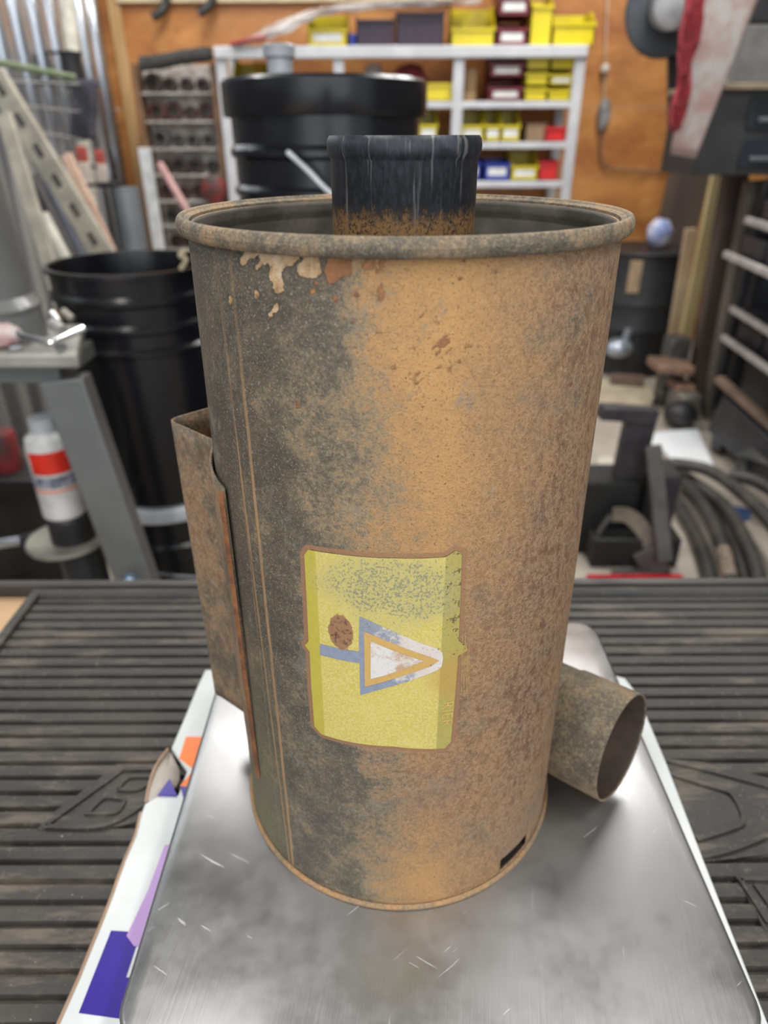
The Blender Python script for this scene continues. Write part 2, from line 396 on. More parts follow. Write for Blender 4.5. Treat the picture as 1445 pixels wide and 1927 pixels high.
RED = [z5([(800,130),(880,100),(1000,130),(1012,280),(970,320),(905,290),(900,380),(820,370),(790,280)]), z5([(1065,210),(1180,160),(1228,220),(1200,245),(1110,250)]),
       z5([(1240,160),(1300,110),(1285,230),(1240,240)]), z5([(1200,430),(1250,395),(1285,420),(1272,500),(1230,530),(1215,470)]), z5(blob(1050, 450, 36, 36)), z5(blob(690, 430, 30, 26)),
       z5(blob(730, 375, 60, 22)), z5(blob(1020, 678, 18, 16)), z5(blob(1300, 262, 28, 10)), z5(blob(885, 500, 26, 30)), z5(blob(590, 565, 14, 14)), z5([(395,0),(455,20),(440,55),(380,60)]),
       blob(833, 645, 12, 9), blob(880, 651, 6, 7), blob(898, 652, 4, 5), blob(846, 693, 5, 5), blob(864, 680, 4, 3), blob(841, 660, 4, 3), blob(866, 522, 6, 5), blob(877, 494, 5, 4),
       blob(1073, 723, 5, 5), blob(921, 504, 5, 6), blob(931, 513, 4, 5), blob(930, 536, 5, 6), blob(929, 550, 4, 5), blob(950, 478, 5, 5), blob(562, 762, 4, 7), blob(740, 690, 9, 6), blob(713, 628, 5, 5)]
for _ in range(70): RED.append(blob(random.gauss(775, 60), random.gauss(650, 70), random.uniform(1.2, 3.4), random.uniform(1.2, 3.4), 6))
LAB = [(573, 1044), (580, 1034), (640, 1043), (740, 1050), (838, 1048), (857, 1036), (869, 1040), (866, 1120), (863, 1205), (877, 1216), (880, 1223), (862, 1234), (856, 1310), (848, 1395), (836, 1408), (740, 1404), (660, 1396), (605, 1381), (592, 1366), (586, 1290), (583, 1226), (574, 1214), (581, 1206), (577, 1120)]
labP = arcs(LAB)
slot_t0, slot_t1 = R(35.5), R(50.5); slot_z0, slot_z1 = .0030, .0150
# columns: sine of the angle; rows: height fraction.   rust amount / brown amount / olive amount
GS = np.array([-1.01, -.8, -.6, -.35, -.1, .12, .4, .7, 1.01])
GT = np.array([0, .06, .16, .3, .42, .55, .68, .80, .92, 1.0])
RUST = np.array([[.10,.12,.17,.34,.60,.80,.70,.66,.6],[.10,.12,.17,.34,.62,.84,.68,.62,.6],[.08,.10,.14,.30,.50,.68,.66,.60,.6],[.10,.12,.15,.32,.55,.66,.68,.60,.55],
                 [.12,.12,.15,.30,.46,.68,.68,.62,.6],[.12,.12,.17,.33,.54,.78,.72,.62,.6],[.14,.14,.20,.40,.62,.84,.76,.62,.62],[.14,.12,.18,.42,.66,.88,.74,.62,.62],
                 [.14,.12,.10,.26,.74,.92,.76,.55,.60],[.16,.14,.12,.30,.82,.90,.72,.52,.55]])
BRWN = np.array([[.3,.2,.1,.1,.1,.15,.5,.6,.6],[.3,.2,.1,.1,.1,.1,.6,.6,.5],[.3,.3,.3,.35,.35,.35,.6,.7,.6],[.3,.2,.2,.35,.5,.6,.7,.9,.6],[.2,.2,.2,.3,.45,.55,.7,.95,.6],
                 [.1,.1,.1,.1,.15,.25,.6,.9,.7],[.1,.1,.1,.1,.05,.15,.5,.8,.8],[.1,.1,.1,.1,.05,.08,.45,.75,.8],[.1,.1,.1,.1,.05,.05,.4,.8,.8],[.1,.1,.1,.1,.05,.05,.3,.7,.8]])
def bil(G, s, t):
    i = np.clip(np.searchsorted(GS, s)-1, 0, len(GS)-2); j = np.clip(np.searchsorted(GT, t)-1, 0, len(GT)-2)
    a = (s-GS[i])/(GS[i+1]-GS[i]); b = np.clip((t-GT[j])/(GT[j+1]-GT[j]), 0, 1); a = a*a*(3-2*a)
    return (G[j, i]*(1-a)+G[j, i+1]*a)*(1-b) + (G[j+1, i]*(1-a)+G[j+1, i+1]*a)*b
def paint(me, TH, Z):
    """rust layout stored on the mesh: where the steel is rusty, flaked or bare"""
    u, v = TH*KX, Z; s = np.sin(TH); back = np.cos(TH) < 0; t = np.clip(Z/HC, 0, 1)
    rust = bil(RUST, s, t); rust = np.where(back, .35+.2*np.sin(3*TH)+.1*np.sin(Z*30), rust); brn = bil(BRWN, s, t)
    ol = np.clip((-s-.62)*6, 0, 1)*np.clip(1.15-t*2.2, 0, 1)
    front = (np.cos(TH) > -.1)
    def md(L):
        d = np.full(u.shape, -1.0)
        for p in L: d = np.maximum(d, sdf(arcs(p), u, v))
        return np.where(front, d, -1)
    e = lambda d: np.clip(.5 + d/.012, 0, 1)
    for nm, arr in (('layout', (rust, brn, ol)), ('flakes', (e(md(TAN)), e(md(RED)), e(np.where(front, sdf(labP, u, v), -1))))):
        at = me.color_attributes.new(nm, 'FLOAT_COLOR', 'POINT')
        q = np.ones((len(u), 4)); q[:, 0], q[:, 1], q[:, 2] = arr; at.data.foreach_set('color', q.ravel())
def mat_rust(full=True, name='rusted_steel', base=.55, brown=.4, seams=()):
    m, t, b = new_mat(name); k = NT(t)
    if full:
        a = k.n('ShaderNodeAttribute', attribute_name='layout'); sp = k.n('ShaderNodeSeparateColor'); k.set(sp.inputs[0], a.outputs['Color'])
        rust, brn, ol = sp.outputs[0], sp.outputs[1], sp.outputs[2]
        a = k.n('ShaderNodeAttribute', attribute_name='flakes'); sp = k.n('ShaderNodeSeparateColor'); k.set(sp.inputs[0], a.outputs['Color'])
        ftan, fred, flab = sp.outputs[0], sp.outputs[1], sp.outputs[2]
    else: rust, brn, ol = base, brown, 0.0
    big = k.noise(22, 6, .62); mid = k.noise(75, 6, .68); fine = k.noise(420, 4, .7); gr = k.noise(1150, 3, .7)
    mm = k.math('ADD', rust, k.math('MULTIPLY', k.math('SUBTRACT', big, .5), .95))
    mm = k.math('ADD', mm, k.math('MULTIPLY', k.math('SUBTRACT', mid, .5), .85))
    mm = k.math('ADD', mm, k.math('MULTIPLY', k.math('SUBTRACT', fine, .5), .75))
    c = k.ramp(mm, [(.05, (.080, .070, .055)), (.28, (.132, .110, .079)), (.42, (.225, .172, .108)), (.54, (.32, .22, .118)), (.70, (.43, .245, .103)), (.95, (.52, .29, .108))])
    # brown, purple-brown rust of the right side
    bb = k.math('MULTIPLY', brn, k.step(mm, .30, .55)); bb = k.math('MULTIPLY', bb, k.math('MULTIPLY_ADD', k.noise(30, 5, .6), 1.3, .35), clamp=True)
    c = k.mix(bb, c, k.mix(k.step(fine, .4, .6), (.205, .115, .067), (.35, .225, .135)))
    c = k.mix(k.math('MULTIPLY', k.step(k.noise(16, 5, .6, dist=.6), .55, .68), k.math('MULTIPLY', brn, .55)), c, (.225, .165, .13))
    # blue-grey bare steel clouds in the rust
    cl = k.math('MULTIPLY', k.step(k.noise(40, 7, .7, dist=.4), .57, .66), k.math('SUBTRACT', .75, k.math('MULTIPLY', brn, .8)), clamp=True)
    c = k.mix(k.math('MULTIPLY', cl, .8), c, (.225, .215, .175))
    c = k.mix(k.math('MULTIPLY', ol, .6), c, (.20, .19, .10))
    # blotches and pits
    sv = k.n('ShaderNodeMapping'); k.set(sv.inputs[0], k.o); sv.inputs['Scale'].default_value = (1.25, 1.25, .7); sv.inputs['Rotation'].default_value = (.3, .35, 0)
    bl = k.math('MULTIPLY', k.step(k.noise(150, 4, .6, vec=sv.outputs[0]), .52, .62), k.math('MULTIPLY', k.math('SUBTRACT', brn, .38), 1.5), clamp=True)
    c = k.mix(bl, c, (.155, .078, .043))
    pit = k.math('MULTIPLY', k.step(fine, .62, .68), k.math('MULTIPLY', k.step(mm, .45, .7), .75)); c = k.mix(pit, c, (.17, .085, .035))
    pk = k.math('MULTIPLY', k.step(k.noise(700, 2, .5), .70, .74), k.step(big, .42, .6)); c = k.mix(pk, c, (.045, .028, .02))
    # fine pale speckle, strongest on the bare side, and dark grains
    c = k.mix(k.math('MULTIPLY', k.step(gr, .57, .68), k.math('SUBTRACT', .75, k.math('MULTIPLY', rust, .5)), clamp=True), c, (.44, .39, .31))
    c = k.mix(k.math('MULTIPLY', k.step(gr, .45, .34), .45), c, (.03, .026, .022))
    hgt = k.math('ADD', k.math('MULTIPLY', fine, .8), gr)
    if full:
        fr = k.math('MULTIPLY', k.math('SUBTRACT', k.noise(260, 5, .7), .5), .34)
        ft = k.step(k.math('ADD', ftan, fr), .455, .48); fw = k.step(k.math('ADD', fred, fr), .485, .52)
        rim = k.math('MULTIPLY', k.step(k.math('ADD', ftan, fr), .40, .455), k.math('SUBTRACT', 1.0, ft))
        c = k.mix(k.math('MULTIPLY', rim, .7), c, (.05, .04, .03))
        tc = k.ramp(k.noise(150, 5, .7), [(.35, (.26, .14, .06)), (.5, (.48, .31, .16)), (.66, (.60, .46, .31))]); c = k.mix(ft, c, tc)
        rim = k.math('MULTIPLY', k.step(k.math('ADD', fred, fr), .45, .50), k.math('SUBTRACT', 1.0, fw))
        c = k.mix(k.math('MULTIPLY', rim, .5), c, (.09, .05, .03))
        rc = k.ramp(k.noise(120, 5, .7), [(.35, (.20, .09, .045)), (.55, (.31, .14, .06)), (.7, (.45, .21, .075))]); c = k.mix(fw, c, rc)
        hl = k.math('MULTIPLY', k.step(k.math('ADD', flab, k.math('MULTIPLY', fr, .18)), .24, .31), .85)
        c = k.mix(hl, c, (.33, .175, .09))
        edge = k.step(flab, .47, .50); c = k.mix(k.math('MULTIPLY', edge, .8), c, (.09, .07, .035))
        # rust-coloured seam lines running down the folded joint
        uv = k.n('ShaderNodeUVMap', uv_map='wrap'); sx = k.n('ShaderNodeSeparateXYZ'); k.set(sx.inputs[0], uv.outputs[0])
        wob = k.math('MULTIPLY', k.math('SUBTRACT', k.noise(35, 4), .5), .006)
        for (u0, u1, wdt, amt) in seams:
            pos = k.math('MULTIPLY_ADD', sx.outputs[1], (u0-u1)/.39, u1)      # v runs 0..0.39 m
            d = k.math('ABSOLUTE', k.math('ADD', k.math('SUBTRACT', sx.outputs[0], pos), k.math('MULTIPLY', wob, wdt/.0012*.18)))
            f = k.math('MULTIPLY', k.math('SUBTRACT', 1.0, k.step(d, wdt*.45, wdt)), k.math('MULTIPLY', k.math('MULTIPLY_ADD', k.noise(40, 6, .75, stretch=(1, 1, .35)), 2.4, amt-1.15, clamp=True), k.math('MULTIPLY_ADD', k.step(sx.outputs[1], .37, .27), .65, .25)), clamp=True)
            c = k.mix(f, c, (.40, .245, .12))
            hgt = k.math('ADD', hgt, k.math('MULTIPLY', f, 1.5))
        hgt = k.math('ADD', hgt, k.math('MULTIPLY', ft, -2.0)); hgt = k.math('ADD', hgt, k.math('MULTIPLY', fw, 1.2))
    k.set(b.inputs['Base Color'], c); b.inputs['Metallic'].default_value = .12
    k.set(b.inputs['Roughness'], k.math('MULTIPLY_ADD', rust, .22, .50) if full else .66)
    b.inputs['Specular IOR Level'].default_value = .35
    k.set(b.inputs['Normal'], k.bump(hgt, .5, .0008)); return m
SEAMS = [(R(-50.4)*KX, R(-42.0)*KX, .0011, .60), (R(-43.8)*KX, R(-40.2)*KX, .0016, .78), (R(-49.0)*KX, R(-46.5)*KX, .0006, .3)]
rust_full = mat_rust(True, seams=SEAMS)
rust_rim = mat_rust(False, 'rim_steel', .34, .35); rust_box = mat_rust(False, 'scoop_steel', .40, .75)
rust_pipe = mat_rust(False, 'spout_steel', .35, .2); rust_in = M('dark_inner_steel', (.14, .125, .10), (.075, .068, .055), scale=26, rough=.6, metal=.15, bump=.2)  # inner wall and lid get a darker steel than the outside
deep_rust = M('deep_rust', (.26, .10, .035), (.13, .05, .02), scale=70, rough=.85, bump=.3)
# shell with the drain slot left open
NTH, NZ = 360, 197
ths = [2*math.pi*i/NTH - math.pi for i in range(NTH)]; zs = [.002 + (HC-.002)*j/NZ for j in range(NZ+1)]
bm = bm_new(); uvl = bm.loops.layers.uv.new('wrap'); grid = []
for z in zs:
    r = rad(z); r -= .0019*min(1, max(0, (z-.3845)/.0012)); grid.append([bm.verts.new((r*math.sin(t), -r*math.cos(t), z)) for t in ths])
for j in range(NZ):
    for i in range(NTH):
        i2 = (i+1) % NTH; tm = ths[i]+math.pi/NTH; zm = (zs[j]+zs[j+1])/2
        if slot_t0 < tm < slot_t1 and slot_z0 < zm < slot_z1: continue
        f = bm.faces.new((grid[j][i], grid[j][i2], grid[j+1][i2], grid[j+1][i]))
        for l, (tt, zz) in zip(f.loops, ((ths[i], zs[j]), (ths[i]+2*math.pi/NTH, zs[j]), (ths[i]+2*math.pi/NTH, zs[j+1]), (ths[i], zs[j+1]))): l[uvl].uv = (tt*KX, zz)
me = bpy.data.meshes.new('shell'); bm.to_mesh(me); bm.free(); me.shade_smooth()
TH = np.array([t for _ in zs for t in ths]); ZZ = np.array([z for z in zs for _ in ths])
if len(me.vertices) == len(TH): paint(me, TH, ZZ)
else:
    co = np.array([v.co[:] for v in me.vertices]); paint(me, np.arctan2(co[:, 0], -co[:, 1]), co[:, 2])
shell = bpy.data.objects.new('shell', me); C.objects.link(shell); shell.parent = can
me.materials.append(rust_full); me.materials.append(rust_in)
sd = shell.modifiers.new('wall', 'SOLIDIFY'); sd.thickness = .0013; sd.offset = -1; sd.material_offset = 1
# rolled rim, bottom flange, inner lid
def ring(name, mat, R0, pts, parent, seg=180):
    bm = bm_new(); add_lathe(bm, [(R0+a, b) for a, b in pts] + [(R0+pts[0][0], pts[0][1])], (0, 0, TOP), seg); return finish(name, bm, mat, parent, smooth=50)
n = 16; RT = rad(HC)
ring('rolled_rim', rust_rim, RT, [(.0026 + .0024*math.cos(2*math.pi*i/n), HC-.0006 + .0040*math.sin(2*math.pi*i/n)) for i in range(n)], can)
ring('rim_fold', rust_rim, RT, [(-.0014, HC-.001), (-.0014, HC+.0012), (.0006, HC+.0022), (.0020, HC+.0024), (.0020, HC+.0005), (0, HC-.001)], can)
ring('base_flange', mat_rust(False, 'flange_steel', .62, .35), rad(0), [(-.002, .0), (.0020, .0), (.0027, .0008), (.0027, .0022), (.0020, .0030), (.0006, .0034), (.0002, .0030), (-.002, .0030)], can)
bm = bm_new(); add_lathe(bm, [(0, .352), (.04, .352), (.085, .350), (.100, .346), (.1035, .350)], (0, 0, TOP), 96); finish('inner_lid', bm, rust_in, can)
bm = bm_new(); add_lathe(bm, [(0, .0035), (.108, .0035)], (0, 0, TOP), 96); finish('bottom_disc', bm, M('slot_shade_black', (.012, .010, .009), rough=.9), can)  # near-black colour stands in for the shade inside the slot
bm = bm_new()                                          # inner lip seen through the slot, blackened to look shaded
for a, b in (((.1045, .0042), (.1045, .0062)),):
    vs = [[bm.verts.new(cyl(R(32+22*i/16), z, r)+Vector((0, 0, TOP))) for i in range(17)] for r, z in (a, b)]
    for i in range(16): bm.faces.new((vs[0][i], vs[0][i+1], vs[1][i+1], vs[1][i]))
finish('slot_lip', bm, M('slot_shade_black', (.012, .010, .009)), can)
# ---- yellow label
lu, lv = labP[:, 0].min()-.002, labP[:, 1].min()-.002; LU, LV = labP[:, 0].max()+.002, labP[:, 1].max()+.002
def curved_patch(name, outline, mat, parent, lift, paintfn=None, step=.0012, px=True):
    """cuts the outline (photo places on the can wall) into a fine curved skin lying on the can"""
    P = arcs(outline) if px else np.array(outline); bm = bm_new()
    vs = [bm.verts.new((p[0], p[1], 0)) for p in P]; f = bm.faces.new(vs)
    for ax in (0, 1):
        a, b = P[:, ax].min(), P[:, ax].max(); x = a + step
        while x < b:
            no = Vector((1, 0, 0)) if ax == 0 else Vector((0, 1, 0))
            bmesh.ops.bisect_plane(bm, geom=bm.verts[:]+bm.edges[:]+bm.faces[:], plane_co=no*x, plane_no=no); x += step if ax == 0 else step*8
    bmesh.ops.triangulate(bm, faces=bm.faces[:])
    uvl = bm.loops.layers.uv.new('wrap')
    for f in bm.faces:
        for l in f.loops: l[uvl].uv = (l.vert.co.x, l.vert.co.y)
    for v in bm.verts:
        u, z = v.co.x, v.co.y; v.co = cyl(u/KX, z, rad(z)+lift) + Vector((0, 0, TOP))
    return finish(name, bm, mat, parent, smooth=60)
uL = (arcs([(597, 1060), (608, 1360)])[:, 0]).mean(); _r = arcs([(838, 1060), (824, 1340)]); sR = (_r[0, 0]-_r[1, 0])/(_r[0, 1]-_r[1, 1]); uR = _r[0, 0]-(_r[0, 1]-.2)*sR
def mat_label(kind='yellow'):
    m, t, b = new_mat('label_'+kind); k = NT(t)
    uv = k.n('ShaderNodeUVMap', uv_map='wrap'); sx = k.n('ShaderNodeSeparateXYZ'); k.set(sx.inputs[0], uv.outputs[0]); U, V = sx.outputs[0], sx.outputs[1]
    fu = k.math('DIVIDE', k.math('SUBTRACT', U, float(lu+.002)), float(LU-lu-.004)); fv = k.math('DIVIDE', k.math('SUBTRACT', V, float(lv+.002)), float(LV-lv-.004))
    gr = k.noise(800, 4, .75); gr2 = k.noise(330, 5, .75); big = k.noise(38, 6, .7)
    def bl(cu, cv, ru, rv):
        a = k.math('DIVIDE', k.math('SUBTRACT', fu, cu), ru); c = k.math('DIVIDE', k.math('SUBTRACT', fv, cv), rv)
        return k.math('SQRT', k.math('ADD', k.math('MULTIPLY', a, a), k.math('MULTIPLY', c, c)))
    if kind == 'yellow':
        c = k.mix(big, (.46, .36, .075), (.62, .50, .12)); c = k.mix(k.step(gr, .42, .62), c, (.64, .55, .20))
        left = k.math('SUBTRACT', 1.0, k.step(U, float(uL)-.0003, float(uL)+.0003)); c = k.mix(left, c, k.mix(gr2, (.40, .33, .05), (.54, .45, .075)))
        right = k.step(k.math('ADD', U, k.math('MULTIPLY', k.math('SUBTRACT', V, .2), float(-sR))), float(uR)-.0003, float(uR)+.0003); c = k.mix(right, c, k.mix(gr2, (.30, .25, .06), (.50, .42, .13)))
        stain = k.math('SUBTRACT', 1.0, k.step(k.math('ADD', bl(.95, .40, .30, .20), k.math('MULTIPLY', big, .5)), .6, 1.1)); c = k.mix(k.math('MULTIPLY', stain, .6), c, (.48, .27, .07))
    elif kind == 'blue': c = k.mix(k.step(k.math('ADD', fu, k.math('MULTIPLY', k.math('SUBTRACT', k.noise(90, 6, .8), .5), 1.0)), .50, .66), k.mix(gr2, (.15, .18, .26), (.34, .36, .42)), k.mix(big, (.55, .43, .33), (.72, .70, .68)))
    elif kind == 'ochre': c = k.mix(gr2, (.50, .30, .09), (.62, .40, .14))
    elif kind == 'white': c = k.mix(k.step(k.noise(70, 6, .8), .42, .60), (.66, .63, .59), (.50, .33, .22))
    # grey speckled wear over the upper half, rust dots to the right
    wear = k.math('SUBTRACT', 1.0, k.step(k.math('ADD', bl(.52, .83, .50, .20), k.math('MULTIPLY', k.math('SUBTRACT', big, .5), 1.0)), .35, 1.15))
    thr = k.math('MULTIPLY_ADD', wear, -.13, .645); f = k.math('GREATER_THAN', gr, thr)
    c = k.mix(k.math('MULTIPLY', f, k.math('MULTIPLY_ADD', wear, .35, .5)), c, (.11, .115, .095))
    c = k.mix(k.math('MULTIPLY', wear, .30), c, (.40, .39, .25))
    dots = k.math('GREATER_THAN', gr2, k.math('MULTIPLY_ADD', k.math('MULTIPLY', k.step(fu, .6, 1.0), k.step(fv, .25, .6)), -.19, .735))
    c = k.mix(k.math('MULTIPLY', dots, .85), c, (.10, .07, .04))
    if kind != 'ochre':
        d = bl(.245, .615, .078, .088); st = k.math('SUBTRACT', 1.0, k.step(k.math('ADD', d, k.math('MULTIPLY', k.math('SUBTRACT', gr2, .5), .6)), .92, 1.02))
        c = k.mix(st, c, k.mix(k.step(gr2, .5, .62), (.31, .165, .085), (.12, .06, .035)))
    k.set(b.inputs['Base Color'], c); b.inputs['Roughness'].default_value = .6; b.inputs['Specular IOR Level'].default_value = .3
    k.set(b.inputs['Normal'], k.bump(k.math('ADD', gr, gr2), .15, .0004)); return m
label = part_label(curved_patch('label', LAB, mat_label('yellow'), can, .00025), 'worn yellow label')
mb = mat_label('blue'); mo = mat_label('ochre'); mw = mat_label('white')
def z4(l): return [(590+x/4.817, 1140+y/4.817) for x, y in l]
curved_patch('logo_stem', z4([(60,340),(455,415),(455,515),(410,515),(60,440)]), mb, label, .00040)
curved_patch('logo_triangle', z4([(412,300),(415,95),(445,100),(700,215),(1000,345),(1125,385),(1165,420),(1172,470),(1160,545),(1120,580),(900,665),(600,755),(425,805)]), mb, label, .00037)
curved_patch('logo_band', z4([(458,225),(640,300),(1000,440),(1138,490),(1060,540),(800,630),(465,728)]), mo, label, .00055)
curved_patch('logo_core', z4([(518,310),(700,390),(1000,492),(800,570),(640,625),(520,655)]), mw, label, .00070)
def txt(body, size, th0, z0, mat, parent, lift, name, spacing=1.0):
    cu = bpy.data.curves.new('t', 'FONT'); cu.body = body; cu.size = size; cu.space_character = spacing; cu.resolution_u = 2
    to = bpy.data.objects.new('t', cu); C.objects.link(to); bpy.context.view_layer.update()
    dg = bpy.context.evaluated_depsgraph_get(); tm = bpy.data.meshes.new_from_object(to.evaluated_get(dg))
    bm = bm_new(); bm.from_mesh(tm); bpy.data.objects.remove(to); bpy.data.meshes.remove(tm)
    for v in bm.verts:                                 # letters run down the can, tops to the right
        u, z = th0*KX + v.co.y, z0 - v.co.x; v.co = cyl(u/KX, z, rad(z)+lift) + Vector((0, 0, TOP))
    return finish(name, bm, mat, parent, smooth=0)
inkgold = M('faded_gold_ink', (.62, .42, .10), (.52, .34, .09), scale=300, rough=.6)
inkolive = M('faded_olive_ink', (.50, .42, .08), (.55, .47, .10), scale=300, rough=.6)
t1, z1 = on_can(829, 1320); txt('RIER', .0088, on_can(831, 1345)[0], z1, inkgold, label, .0005, 'lettering', 1.05)
for bx, by, s, w in ((588, 1105, 'IN CANADA', .0058), (641, 1278, 'SAFETY', .004), (655, 1262, 'CAUTION', .004)):
    pass
# flecks of old sticker beside the label
bm = bm_new()
for i in range(7):
    x = 868 + i*2.3; y0 = 1225 - random.uniform(20, 60) + i*4; y1 = 1260 + random.uniform(0, 45) + i*3
    P = [on_can(x, y0 + (y1-y0)*q/10) for q in range(11)]
    a = [bm.verts.new(cyl(p[0]-.0016, p[1], rad(p[1])+.0002)+Vector((0, 0, TOP))) for p in P]; b2 = [bm.verts.new(cyl(p[0]+.0016, p[1], rad(p[1])+.0002)+Vector((0, 0, TOP))) for p in P]
    for q in range(10): bm.faces.new((a[q], a[q+1], b2[q+1], b2[q]))
finish('scratched_stripes', bm, M('scraped_ochre', (.50, .36, .12), (.33, .18, .09), scale=250, rough=.7), label)

# ---- side scoop (left)
ZT, TF0, TF1 = .270, R(-57.5), R(-92)
A = Vector((-.1465, .038)); B = Vector((-.0400, .1440))
def plan(zfr):                                          # plan outline of the scoop wall from the flange round to the back
    out = []
    for i in range(9):
        th = TF0 + (TF1-TF0)*i/8; out.append((.1085*math.sin(th), -.1085*math.cos(th)))
    cx, cy = out[-1]; out[-1] = (cx-.0008, cy)
    d = (A - Vector(out[-1])); L = d.length; d.normalize()
    for q in (.35, .75): out.append((out[8][0]+d.x*L*q, out[8][1]+d.y*L*q))
    e = (B-A).normalized(); rr = .008                    # rounded outer corner
    p0 = A - d*rr; p2 = A + e*rr
    for q in range(5):
        t = q/4; out.append(tuple((1-t)**2*p0 + 2*t*(1-t)*A + t*t*p2))
    for q in (.3, .6, .93): out.append(tuple(A + (B-A)*q))
    back = Vector((-.010, .108))
    out.append(tuple(B + (back-B)*.12)); out.append(tuple(back)); return out
PL = plan(0); zb = [.0605, .0600, .0580, .0560, .0545, .053, .0515, .050, .0490] + [.0475, .0450] + [.0435]*5 + [.043]*5
bm = bm_new(); NV = 24; cols = []
for (x, y), zz in zip(PL, zb): cols.append([bm.verts.new((x, y, TOP + ZT + (zz-ZT)*j/NV)) for j in range(NV+1)])
for a, b in zip(cols, cols[1:]):
    for j in range(NV): bm.faces.new((a[j], a[j+1], b[j+1], b[j]))
scoop = part_label(finish('side_scoop', bm, rust_box, can, smooth=50), 'brown sheet steel air scoop')
sd = scoop.modifiers.new('t', 'SOLIDIFY'); sd.thickness = .0014; sd.offset = 0
bm = bm_new()                                          # sloping bottom of the scoop
ov = [bm.verts.new((x, y, TOP+zz)) for (x, y), zz in zip(PL[4:], zb[4:])]
iv = []
for (x, y), zz in zip(PL[4:], zb[4:]):
    v = Vector((x, y)).normalized()*.1075; iv.append(bm.verts.new((v.x, v.y, TOP+max(zz-.012, .02))))
for i in range(len(ov)-1): bm.faces.new((ov[i], ov[i+1], iv[i+1], iv[i]))
finish('scoop_floor', bm, rust_box, scoop, smooth=50)
bm = bm_new()                                          # rusty gap along the flange edge
for i in range(30):
    pass
P0 = [cyl(TF0+.012, .060+.213*i/24, .1086)+Vector((0, 0, TOP)) for i in range(25)]
a = [bm.verts.new(cyl(TF0-.004, .060+(.209)*i/24, rad(.1)+.0030)+Vector((0, 0, TOP))) for i in range(25)]
b2 = [bm.verts.new(cyl(TF0+.020, .060+(.209)*i/24, rad(.1)+.0012)+Vector((0, 0, TOP))) for i in range(25)]
for i in range(24): bm.faces.new((a[i], a[i+1], b2[i+1], b2[i]))
finish('seam_strip', bm, deep_rust, scoop)
# ---- spout (lower right)
PHI, TL, Rp = R(48.3), R(4.7), .0395
nn = Vector((math.sin(PHI)*math.cos(TL), -math.cos(PHI)*math.cos(TL), math.sin(TL)))
bm = bm_new(); SP = Vector((.1555, -.0290, .052 + TOP)); s0 = -.100
add_lathe(bm, [(Rp-.0022, s0), (Rp-.0022, -.0455), (Rp-.0010, -.0440), (Rp, -.0425), (Rp, 0), (Rp-.0013, 0), (Rp-.0013, s0)], SP, 72, axis=nn)
part_label(finish('spout', bm, rust_pipe, can, smooth=40), 'short open pipe stub')
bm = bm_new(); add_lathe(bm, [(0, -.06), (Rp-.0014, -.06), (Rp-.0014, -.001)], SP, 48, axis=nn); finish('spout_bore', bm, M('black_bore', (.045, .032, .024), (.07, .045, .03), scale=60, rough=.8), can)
# ---- black neck pipe
def mat_neck():
    m, t, b = new_mat('scratched_black_pipe'); k = NT(t)
    st = k.noise(90, 4, .65, stretch=(1.6, 1.6, .10)); n = k.noise(420, 5, .8, stretch=(1, 1, .35)); sx = k.n('ShaderNodeSeparateXYZ'); k.set(sx.inputs[0], k.o)
    lo = k.math('ADD', sx.outputs[2], k.math('MULTIPLY', k.math('SUBTRACT', n, .5), .022))
    r = k.math('SUBTRACT', 1.0, k.step(lo, .390, .3985))
    c = k.mix(k.step(n, .4, .7), (.018, .019, .023), (.040, .042, .052))
    c = k.mix(k.math('MULTIPLY', k.step(st, .58, .68), .55), c, (.26, .25, .24))
    c = k.mix(k.math('MULTIPLY', k.step(k.noise(28, 5), .58, .64), .35), c, (.12, .125, .15))
    c = k.mix(k.math('MULTIPLY', r, k.step(k.noise(520, 4, .8), .34, .56)), c, (.30, .165, .065))
    k.set(b.inputs['Base Color'], c); k.set(b.inputs['Roughness'], k.math('MULTIPLY_ADD', n, .3, .28)); b.inputs['Metallic'].default_value = .25
    k.set(b.inputs['Normal'], k.bump(st, .35, .0006)); return m
neck = None
RN = .0352
bm = bm_new(); prof = [(RN, .352), (RN, .4165), (RN+.0006, .4178), (RN+.0014, .4195), (RN+.0016, .4225), (RN+.0012, .4252), (RN+.0002, .4266), (RN-.0015, .4262), (RN-.0024, .4240), (RN-.0024, .352)]
add_lathe(bm, prof, (0, 0, TOP), 96); part_label(finish('neck_pipe', bm, mat_neck(), can, smooth=50), 'scratched black neck pipe with a beaded lip')

# =================================================================== BACKGROUND HELPERS
def pxw(x, y, Y, n):                                   # n photo pixels at that place, in metres
    return (ay(x+n/2, y, Y) - ay(x-n/2, y, Y)).length
black_pl = M('black_plastic', (.0065, .0065, .008), (.010, .010, .012), scale=4, rough=.24, spec=.5)
black_st = M('black_steel', (.022, .021, .023), (.040, .038, .040), scale=10, rough=.45, metal=.3)
grey_paint = M('grey_machine_paint', (.165, .168, .165), (.14, .143, .14), scale=6, rough=.42, coat=.2)
shelf_paint = M('pale_grey_shelf_paint', (.58, .58, .60), (.50, .50, .52), scale=7, rough=.45)
chrome = M('bright_chrome', (.72, .74, .77), rough=.18, metal=1)
label_white = M('label_white', (.80, .80, .78), (.70, .70, .68), scale=30, rough=.5)
yel = M('yellow_bin_plastic', (.74, .60, .012), (.66, .52, .01), scale=5, rough=.35)
mar = M('maroon_bin_plastic', (.20, .018, .030), (.15, .014, .022), scale=5, rough=.4)
blu = M('blue_bin_plastic', (.015, .045, .42), (.012, .035, .33), scale=5, rough=.35)
redp = M('red_bin_plastic', (.68, .018, .018), (.55, .015, .015), scale=5, rough=.35)
plum = M('dark_plum_plastic', (.045, .022, .045), (.03, .018, .035), scale=5, rough=.4)
